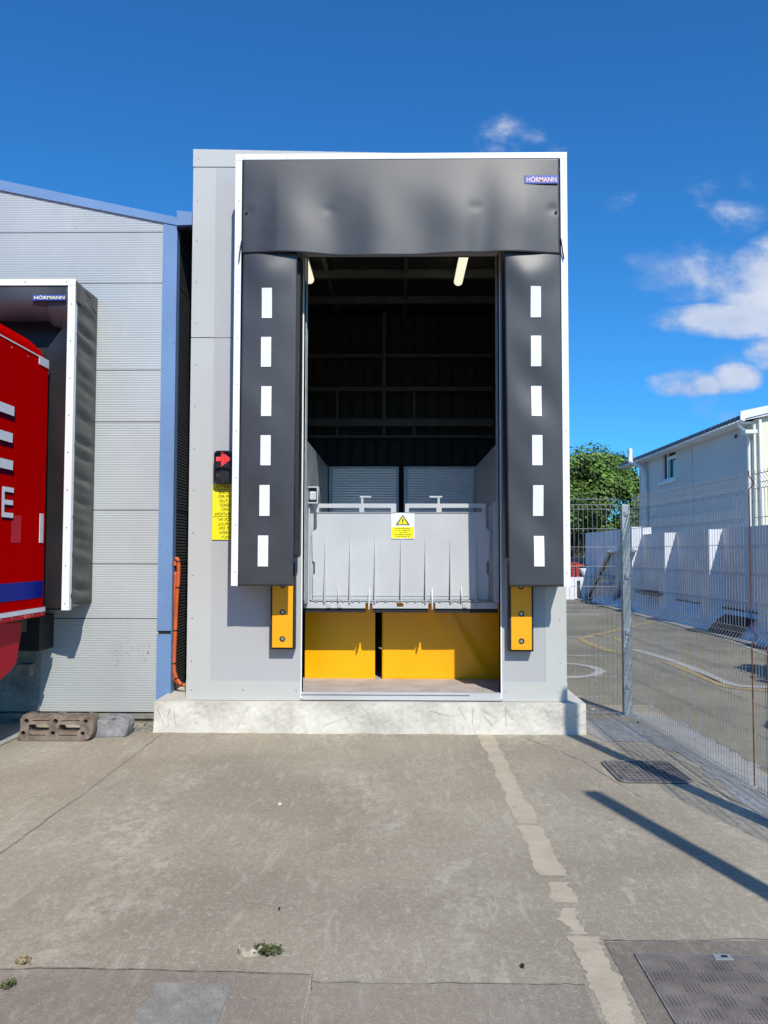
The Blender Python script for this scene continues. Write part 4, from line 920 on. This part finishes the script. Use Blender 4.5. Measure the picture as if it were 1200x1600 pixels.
b = MB().tube([(2.468 + off(z), 5.63, z) for z in (.02, .5, 1.075 * K, 1.13 * K, 1.185 * K)], .004, 6); b.build('rusty_wire', 'rustwire', fn)

# ================================================================== BOUNDARY WALL
WX = 7.6 * K; WT = 2.34 * K
bw = thing('boundary_wall', (WX, 20, 0), 'long white painted boundary wall with piers and sloped foot beyond the wire fence', 'wall')
MB().box(WX, WX + .25, 5, 24.0, 0, WT).box(WX, WX + .25, 24.001, 31.3, 0, 2.57 * K).build('wall', 'render_white', bw)
b = MB().prism([(6.43, 5, 0), (6.57, 5, .13), (WX - .001, 5, .46), (WX - .001, 5, 0)], (0, 23, 0)); b.build('sloped_foot', 'render_white', bw)
for y in (6.4, 9.3, 12.2, 15.2, 18.1, 21.1, 24.05):
    b = MB().box(WX - .30, WX - .002, y, y + .5, .2, WT - .02 if y < 24 else 2.58 * K); b.build('pier', 'render_white', bw)
MB().box(6.22, 6.429, 5, 30, 0, .03).build('channel', 'dust', bw)
b = MB(); rs = random.Random(8)
y = 14
while y < 26: b.box(WX - .02 - .02, WX - .003, y, y + rs.uniform(.08, .3), .455 + rs.uniform(-.01, .01), .475); y += rs.uniform(.15, .4)
b.build('stain_line', 'black', bw)
for (u0, v0, u1, v1, nsl, lab) in ((1113, 974, 1160, 1001, 9, 'black slatted drain cover at the foot of the boundary wall, nearer the camera'), (995, 919, 1032, 927, 9, 'small black vent grille on the boundary wall by the fence post')):
    Xd = 6.5 if nsl == 9 and v0 > 950 else WX - .35
    b = MB(); ya, za = PX(u0, v0 if Xd > 6.6 else 976, Xd); yb, zb_ = PX(u1, v1, Xd)
    for i in range(nsl):
        t = i / nsl; y_ = yb + (ya - yb) * t
        if Xd < 6.6: b.prism([(6.38, y_, .02), (6.38, y_ + .09, .02), (6.62, y_ + .16, .24), (6.62, y_ + .07, .24)], (-.02, 0, .03)); b.prism([(6.62, y_ + .07, .24), (6.62, y_ + .16, .24), (6.76, y_ + .05, .36), (6.76, y_ - .04, .36)], (-.02, 0, .03))
        else: b.box(Xd - .1, Xd + .3, y_, y_ + .09, .53, .60)
    tag(b.build('drain_cover' if Xd < 6.6 else 'vent_grille', 'black'), lab, 'grille')
# leaning steel frame on the wall foot
sf = thing('metal_frame', (6.66, 27, 0), 'grey steel frame leaning on the white wall behind the fence post', 'frame')
b = MB(); XF = 7.2 * K
def fp(u, v, X=XF): y, z_ = PX(u, v, X); return (X, y, max(z_, .03))
A, B_, Cc, D_ = fp(917, 934), fp(953, 862), fp(990, 860), fp(958, 940)
b.tube([A, B_], .06, 4); b.tube([B_, Cc], .05, 4); b.tube([D_, fp(972, 905)], .05, 4); b.tube([A, D_], .03, 4); b.tube([fp(934, 900), fp(956, 903)], .05, 4); b.tube([fp(925, 916), fp(955, 911)], .03, 4)
b.build('bars', 'liftdark', sf)
MT['frame_sheet'] = mat('shade_blue_sheet', (.42, .45, .5), .6, .1, .1, 2)  # blue-grey of the panel's shaded side put into the base colour
MB().prism([tuple(Vector(q) + Vector((.06, 0, 0))) for q in (A, B_, Cc, D_)], (.02, 0, 0)).build('panel', 'frame_sheet', sf)
# low white wall across the end + bits on it
Ye = 29.4
lw_ = thing('low_wall', (6.6, Ye, 0), 'low sunlit white wall closing the lane beside the dock house', 'wall')
MB().box(3.7, 6.8, Ye, Ye + .6, 0, zz(901, Ye)).build('wall', 'render_white', lw_)
x, zc = PY(904, 920, Ye); MB().box(x - .05, x + .06, Ye - .02, Ye - .002, .06, .66).build('drain_pipe', 'black', lw_)
tp = thing('white_trough', (7.0, Ye + .3, zz(901, Ye)), 'white tapered trough sitting on the low white wall', 'trough')
b = MB(); x0, z0 = PY(907, 901, Ye + .3); x1, z1 = PY(932, 888, Ye + .3); z0 = zz(901, Ye)
b.prism([(x0 + .12, Ye + .1, z0 + .002), (x1, Ye + .1, z0 + .002), (x1 - .02, Ye + .1, z1), (x0 - .05, Ye + .1, z1)], (0, .45, 0)); b.build('body', 'render_white', tp, bevel=.02)
rp = thing('pallet_stack', (6.2, Ye + .3, z0), 'stack of faded red pallets on the low white wall', 'pallets')
for i in range(5):
    zi = z0 + .012 + i * .105; xa, xb = xx(880, 890, Ye), xx(905 - i * .5, 890, Ye)
    m_ = MB().box(xa, xb, Ye + .05, Ye + .55, zi + .06, zi + .09)
    for k in range(4): xk = xa + (xb - xa - .08) * k / 3; m_.box(xk, xk + .08, Ye + .06, Ye + .54, zi, zi + .059)
    m_.build('pallet', 'red_item', rp)
MT['tarp'] = MT['red_item']
MB().prism([(xx(893, 880, Ye), Ye + .6, z0 + .5), (xx(925, 886, Ye), Ye + .6, z0 + .42), (xx(925, 886, Ye), Ye + .6, z0 + .36), (xx(893, 880, Ye), Ye + .6, z0 + .4)], (0, .5, 0)).build('top_board', 'red_item', rp)
gx_, gy = G(883, 935)
rd = thing('red_barrel', (gx_, gy, 0), 'bright red drum on the ground just past the shelter edge', 'barrel')
MB().tube([(gx_ + .05, gy, .01), (gx_ + .05, gy, .4), (gx_ + .05, gy, .62)], .22, 20).build('body', 'red_item', rd, smooth=False); MB().tube([(gx_ + .05, gy, .3), (gx_ + .05, gy, .32)], .23, 20).build('hoop', 'red_item', rd)

# parked car behind
def car(cx, cy, lab):
    c = thing('parked_car', (cx, cy, 0), lab, 'car')
    side = [(-2.1, .35), (2.1, .35), (2.15, .75), (1.9, .92), (1.0, 1.0), (.55, 1.42), (-1.0, 1.46), (-1.7, 1.05), (-2.1, .95)]
    b = MB().prism([(cx - .85, cy + y, z_) for y, z_ in side], (1.7, 0, 0)); b.build('body', 'car_grey', c, bevel=.06)
    for sx in (-.86, .855): MB().prism([(cx + sx, cy + y, z_) for y, z_ in [(.85, 1.02), (.5, 1.36), (-.95, 1.38), (-1.4, 1.05)]], (.006, 0, 0)).build('side_window', 'glass', c)
    MB().prism([(cx - .75, cy - 1.08, 1.42), (cx + .75, cy - 1.08, 1.42), (cx + .75, cy - 1.68, 1.08), (cx - .75, cy - 1.68, 1.08)], (0, -.01, .012)).build('rear_window', 'glass', c)
    for sx in (-.7, .7): MB().box(cx + sx - .12, cx + sx + .12, cy - 2.13, cy - 2.1, .72, .88).build('tail_light', 'red_item', c)
    MB().box(cx - .26, cx + .26, cy - 2.125, cy - 2.1, .5, .6).build('number_plate', 'sign_white', c)
    for sx in (-.88, .64):
        for sy in (-1.3, 1.3): MB().tube([(cx + sx, cy + sy, .32), (cx + sx + .24, cy + sy, .32)], .32, 20).build('wheel', 'rubber', c)
car(8.1, 37.5, 'dark grey parked car under the trees, seen between shelter and wall')

# ================================================================== WHITE BUILDING (right)
BX, BY0, BY1, BZ = 9.5 * K, 20.55, 30.3, 5.42 * K
wb = thing('white_building', (12, 25, 0), 'two storey white rendered building with dark corrugated roof edge behind the boundary wall', 'building')
wy0, wz0_ = PX(1056, 748, BX); wy1, wz1_ = PX(1033, 708, BX)
def mapX(co): return Vector((BX + .3 - (co.z + .15), co.x, co.y))
MB().box(BX, BX + .3, BY0 + .02, wy0, 0, BZ - .1).box(BX, BX + .3, wy1, BY1, 0, BZ - .1).box(BX, BX + .3, wy0 + .0005, wy1 - .0005, 0, wz0_).box(BX, BX + .3, wy0 + .0005, wy1 - .0005, wz1_, BZ - .1).build('side_wall', 'bld_white', wb)
MB().prism([(BX, BY0 - .0, 0), (15.5, BY0, 0), (15.5, BY0, BZ + .8), (13, BY0, BZ + 1.6), (BX, BY0, BZ - .1)], (0, .019, 0)).build('end_wall', 'bld_cream', wb)
MB().box(BX + .31, 15.5, BY1 - .2, BY1, 0, BZ - .1).build('rear_wall', 'bld_white', wb)
MB().box(BX + .55, 12.6, BY1 + .01, BY1 + 1.6, 0, BZ - .1).build('rear_wing', 'bld_white', wb)
b = MB()   # corrugated roof sheet
def rf(s, t):
    y = BY0 - .12 + (BY1 + 1.5 - BY0) * s; x = BX - .32 + 3.9 * t; return (x - .06, y, BZ + .05 + (x - BX) * .24 + .04 * math.sin(y * 2 * math.pi / .26))
b.grid(rf, 680, 2); b.build('roof_sheet', 'roof_dark', wb, solid=.09)
b = MB().tube([(BX - .33, BY0 - .2, BZ - .12), (BX - .33, BY1 + 1.5, BZ - .12)], .045, 10); b.build('gutter', 'pvc', wb, smooth=True)
MB().box(BX - .3, BX - .005, BY0, BY1 + 1.4, BZ - .16, BZ - .13).box(BX - .285, BX - .26, BY0, BY1 + 1.4, BZ - .13, BZ - .0).build('fascia', 'pvc', wb)
MB().prism([(BX - .38, BY0 - .16, BZ - .14), (13.2, BY0 - .16, BZ + .86), (13.2, BY0 - .16, BZ + 1.12), (BX - .38, BY0 - .16, BZ + .10)], (0, .05, 0)).build('barge_board', 'pvc', wb)
def dpipe(Y, x=BX - .07, zt=None, off_=0, name='downpipe'): 
    P = [(x, Y, 0), (x, Y, BZ - .5), (x - .1, Y, BZ - .32), (BX - .32, Y, BZ - .2), (BX - .33, Y, BZ - .12)]
    MB().tube(P, .045, 10).build(name, 'pvc', wb, smooth=True)
dpipe(BY0 + .15)
MB().tube([(BX + .12, BY0 - .1, 0), (BX + .12, BY0 - .1, BZ - .1)], .035, 10).build('downpipe', 'pvc', wb, smooth=True)
yv, zv = PX(1007, 760, BX - .12); ytp, ztp = PX(997, 702, BX - .12)
zel = PX(1001, 725, BX - .12)[1]
MB().tube([(BX - .12, yv, 0), (BX - .12, yv, PX(1007, 740, BX - .12)[1]), (BX - .15, yv + .15, PX(1005, 731, BX)[1]), (BX - .3, ytp - .35, zel), (BX - .42, ytp - .1, zel + .12), (BX - .42, ytp, ztp)], .095, 12).build('vent_pipe', 'pvc', wb, smooth=True)
yp = PX(1081, 740, BX)[0]; MB().box(BX - .035, BX - .001, yp - .09, yp + .09, 0, BZ - .17).build('pilaster', 'bld_white', wb)
wn = MB(); zt1 = wz0_ + (wz1_ - wz0_) * .74; ym = wy0 + (wy1 - wy0) * .62
for a_, b_, c_, d_ in ((wy0, wy1, wz0_, wz0_ + .09), (wy0, wy1, wz1_ - .08, wz1_), (wy0, wy0 + .1, wz0_ + .09, wz1_ - .08), (wy1 - .1, wy1, wz0_ + .09, wz1_ - .08), (ym - .05, ym + .05, wz0_ + .09, wz1_ - .08), (wy0 + .1, ym - .05, zt1 - .05, zt1 + .05)): wn.box(BX + .03, BX + .09, a_, b_, c_, d_)
wn = wn.build('window', 'pvc', wb)
MB().box(BX + .115, BX + .125, wy0 + .03, wy1 - .03, wz0_ + .03, wz1_ - .03).build('pane', 'glass', wn)
MB().box(BX - .08, BX + .06, wy0 - .15, wy1 + .15, wz0_ - .09, wz0_ - .002).build('sill', 'pvc', wn)
yc, zc = PX(1165, 682, BX - .15); MB().box(BX - .3, BX - .001, yc - .35, yc - .05, zc + .03, zc + .12).build('security_camera', 'pvc', wb, bevel=.01); 
b = MB().box(BX - .34, BX - .3, yc + .1, yc + .22, zc - .02, zc + .07); b.build('camera_hood', 'black', wb)

# ================================================================== TREES
def tree(name, x, y, h, r, lab, n, seed, group='trees beyond the yard'):
    rs = random.Random(seed); t = thing(name, (x, y, 0), lab, 'tree', group)
    b = MB(); b.tube([(x, y, 0), (x + .1, y, h * .25), (x, y + .1, h * .5)], .22, 8, .12)
    cl = []
    for i in range(26):
        a = rs.uniform(0, 6.28); e = rs.uniform(-.35, 1.0); rad = r * rs.uniform(.45, .82); zz_ = h * .62 + e * h * .30
        k = math.sqrt(max(.1, 1 - (e * .85) ** 2)); c = Vector((x + math.cos(a) * rad * k, y + math.sin(a) * rad * k, zz_)); cl.append((c, r * rs.uniform(.22, .40)))
        b.tube([(x, y, h * .28), tuple((Vector((x, y, h * .4)) + c) / 2 + Vector((rs.uniform(-.2, .2), 0, 0))), tuple(c)], .07, 5, .02)
    b.build('trunk', 'bark', t)
    L = [MB(), MB(), MB()]
    for i in range(n):
        c, cr = rs.choice(cl); d = Vector((rs.gauss(0, 1), rs.gauss(0, 1), rs.gauss(0, .8))).normalized() * cr * rs.uniform(.45, 1.15)
        p = c + d; s_ = rs.uniform(.05, .12); nrm = (d.normalized() + Vector((rs.uniform(-.7, .7), rs.uniform(-.7, .7), rs.uniform(-.2, .9)))).normalized()
        a = nrm.cross(Vector((rs.random(), rs.random(), rs.random()))).normalized() * s_; q = nrm.cross(a).normalized() * s_ * .6
        L[rs.choice((0, 0, 1, 1, 2))].poly([p - a, p + q, p + a, p - q])
    for m_, k in zip(L, ('leaf1', 'leaf2', 'leaf3')): m_.build('crown', k, t)
tree('broadleaf_tree', 9.7, 41, 6.75, 2.5, 'tall green broadleaf tree between the dock house and the white building', 30000, 1)
tree('broadleaf_tree', 7.0, 43, 5.7, 2.4, 'green tree mostly hidden behind the dock shelter edge', 14000, 2)
tree('broadleaf_tree', 12.0, 40.5, 4.5, 1.8, 'low dark tree tucked in beside the white building', 6000, 3)
tree('broadleaf_tree', 8.5, 40.5, 3.7, 2.1, 'low bushy tree behind the far end of the boundary wall', 7000, 4)

# ================================================================== GROUND IRONWORK
# drain grate
x0, x1, y0, y1 = 1.565, 2.09, 5.95, 6.56
dg = thing('drain_grate', ((x0 + x1) / 2, (y0 + y1) / 2, .01), 'dark cast iron drain grate with a gridded lid set in the concrete by the fence', 'drain cover')
def flat(z0, th): return lambda co: Vector((co.x, co.y, z0 + th / 2 + (co.z)))
plate2d(rrect(x0, y0, x1, y1, .07), [rrect(x0 + .014, y0 + .014, x1 - .014, y1 - .014, .06)], 0, .006, 'rim', 'castiron2', dg, mapf=flat(.010, .008))
plate2d(rrect(x0 + .012, y0 + .012, x1 - .012, y1 - .012, .06), [], 0, .004, 'bed', 'castiron', dg, mapf=flat(.009, .002))
b = MB(); n = 13
for i in range(1, n): x = x0 + (x1 - x0) * i / n; b.box(x - .004, x + .004, y0 + .03, y1 - .03, .0135, .019)
for i in range(1, n): y = y0 + (y1 - y0) * i / n; b.box(x0 + .03, x1 - .03, y - .003, y + .003, .0135, .0175)
b.build('bars', 'castiron2', dg)
# small chequer plate
def chequer(nm, x0, x1, y0, y1, lab, step, m, five, rot=0):
    t = thing(nm, ((x0 + x1) / 2, (y0 + y1) / 2, .01), lab, 'cover plate')
    MB().box(x0, x1, y0, y1, .004, .0125).build('plate', m, t)
    b = MB(); rs = random.Random(2); i = 0; y = y0 + step * .6
    while y < y1 - step * .4:
        x = x0 + step * .6; j = 0
        while x < x1 - step * .4:
            s_ = 1 if (i + j) % 2 else -1
            if not five:
                a = R(45) * s_; dx, dy = math.cos(a) * step * .42, math.sin(a) * step * .42; nx, ny = -math.sin(a) * step * .15, math.cos(a) * step * .15
                b.prism([(x - dx, y - dy, .0128), (x + nx, y + ny, .0128), (x + dx, y + dy, .0128), (x - nx, y - ny, .0128)], (0, 0, .004))
            else:
                for k in range(-2, 3):
                    if s_ > 0: b.box(x + k * step * .17 - .0022, x + k * step * .17 + .0022, y - step * .42, y + step * .42, .0128, .0146)
                    else: b.box(x - step * .42, x + step * .42, y + k * step * .17 - .0022, y + k * step * .17 + .0022, .0128, .0146)
            x += step; j += 1
        y += step; i += 1
    b.build('tread_pattern', m, t)
    return t
chequer('tread_plate', -.907, -.618, 2.35, 3.175, 'dusty grey chequer plate cover at the lower left of the concrete', .036, 'treadgrey', False)
MT['covergrip'] = MT['steelplate']
t = chequer('steel_cover', .962, 2.2, 2.1, 3.43, 'dark worn steel cover plate with bar tread at the lower right', .085, 'steelplate', True)
MB().box(.952, .960, 2.1, 3.44, .004, .0135).box(.962, 2.2, 3.431, 3.436, .004, .0125).build('frame_edge', 'castiron2', t)
x, y = G(1129, 1501); MB().box(x - .035, x + .035, y - .022, y + .022, .0126, .0165).build('lifting_pocket', 'galv_dull', t); MB().box(x - .005, x + .02, y - .008, y + .008, .0166, .018).build('lifting_slot', 'black', t)
# weeds
def weed(cx, cy, n, r, h, lab, seed, m='weed', dirx=0.0):
    rs = random.Random(seed); b = MB()
    for i in range(n):
        a = rs.uniform(0, 6.28); l = r * rs.uniform(.4, 1); p = Vector((cx + rs.uniform(-.3, .3) * r, cy + rs.uniform(-.3, .3) * r, .008)); q = p + Vector((math.cos(a) * l + dirx * rs.random(), math.sin(a) * l, h * rs.uniform(.3, 1)))
        m_ = (p + q) / 2 + Vector((0, 0, h * .35)); w = Vector((-math.sin(a), math.cos(a), 0)) * .004
        b.poly([p - w, p + w, m_ + w * 1.5, m_ - w * 1.5]); b.poly([m_ - w * 1.5, m_ + w * 1.5, q])
        for k in range(3):
            c = m_.lerp(q, rs.random()); e = Vector((rs.uniform(-1, 1), rs.uniform(-1, 1), rs.uniform(-.2, .8))).normalized() * .014; f = e.cross(Vector((0, 0, 1))) * .5; b.poly([c, c + e * .5 + f, c + e, c + e * .5 - f])
    tag(b.build('weed_tuft', m), lab, 'weed')
x, y = G(404, 1492); weed(x, y, 70, .042, .028, 'green weed tuft growing out of the broken pipe ring', 3, 'weed', .09)
x, y = G(35, 1505); weed(x, y, 22, .035, .008, 'dry straw coloured weed lying on the joint at far left', 4, 'straw')
x, y = G(12, 1545); weed(x, y, 16, .03, .014, 'small yellow green weed at the very left edge', 5, 'weed')
x, y = G(392, 1491); b = MB()
n = 26
for i in range(n):
    a0, a1 = math.pi * .95 + 3.6 * i / n, math.pi * .95 + 3.6 * (i + 1) / n
    for rr_, h0 in ((.05, .028),):
        pts = [(x + math.cos(a0) * .05, y + math.sin(a0) * .042), (x + math.cos(a1) * .05, y + math.sin(a1) * .042), (x + math.cos(a1) * .043, y + math.sin(a1) * .036), (x + math.cos(a0) * .043, y + math.sin(a0) * .036)]
        b.prism([(p[0], p[1], .006) for p in pts], (0, 0, h0 + .006 * math.sin(i)))
tag(b.build('pipe_ring', 'cup'), 'broken cream plastic pipe ring set in the concrete around the weed', 'pipe')
# litter bits
for (u, v, s_, lab, m_) in ((437, 1259, .011, 'white scrap of paper lying mid yard on the concrete', 'litter'), (927, 1110, .018, 'white pebble sized scrap by the plinth corner', 'litter'), (816, 1514, .012, 'dark twig lying on the concrete beside the faded line', 'black'), (997, 1131, .012, 'small dark stone in the pale dust near the fence post', 'black'), (436, 1424, .006, 'tiny dark chip on the concrete above the weed', 'black')):
    gx_, gy = G(u, v); rs = random.Random(u); b = MB(); pts = [(gx_ + math.cos(a) * s_ * rs.uniform(.5, 1.2), gy + math.sin(a) * s_ * rs.uniform(.3, .8), .006) for a in [k * 1.05 for k in range(6)]]
    b.prism(pts, (.002, .002, .012)); tag(b.build('scrap' if m_ == 'litter' else ('twig' if u == 816 else 'stone'), m_), lab, 'litter')

# ================================================================== things outside the picture that throw the shadows in it
def ground_shadow_base(tip, H): # base of an upright whose top throws its shadow on tip
    L = H / math.tan(SUN_EL); return (tip[0] + math.sin(SUN_AZ) * L, tip[1] - math.cos(SUN_AZ) * L)
tip = G(925, 1240); H = 4.2; bx, by = ground_shadow_base(tip, H)
gp = thing('gate_post', (bx, by, 0), 'tall square steel gate post standing nearer the camera', 'post', 'steel gate posts right of the yard')
MB().box(bx - .055, bx + .055, by - .055, by + .055, 0, H).build('post', 'galv_dull', gp); MB().box(bx - .12, bx + .12, by - .12, by + .12, .004, .02).build('base_plate', 'galv_dull', gp)
tip2 = (1.54, 7.55); H2 = 3.3; bx, by = ground_shadow_base(tip2, H2); H2 += .40
gp = thing('gate_post', (bx, by, 0), 'tall square steel gate post standing at the end of the wire fence', 'post', 'steel gate posts right of the yard')
MB().box(bx - .05, bx + .05, by - .05, by + .05, 0, H2).build('post', 'galv_dull', gp); MB().box(bx - .12, bx + .12, by - .12, by + .12, .004, .02).build('base_plate', 'galv_dull', gp)
tree('shadow_tree', 4.55, 6.0, 2.3, .6, 'unseen young tree added in the lane right of the view for its shadow', 5000, 21, None)  # out of view, made up to drop a shadow patch in the lane
tree('shadow_tree', 6.3, 8.6, 3.0, 1.0, 'unseen bushy tree added by the boundary wall right of the view for its shadow', 7000, 22, None)  # likewise added out of view, for the farther shadow patch
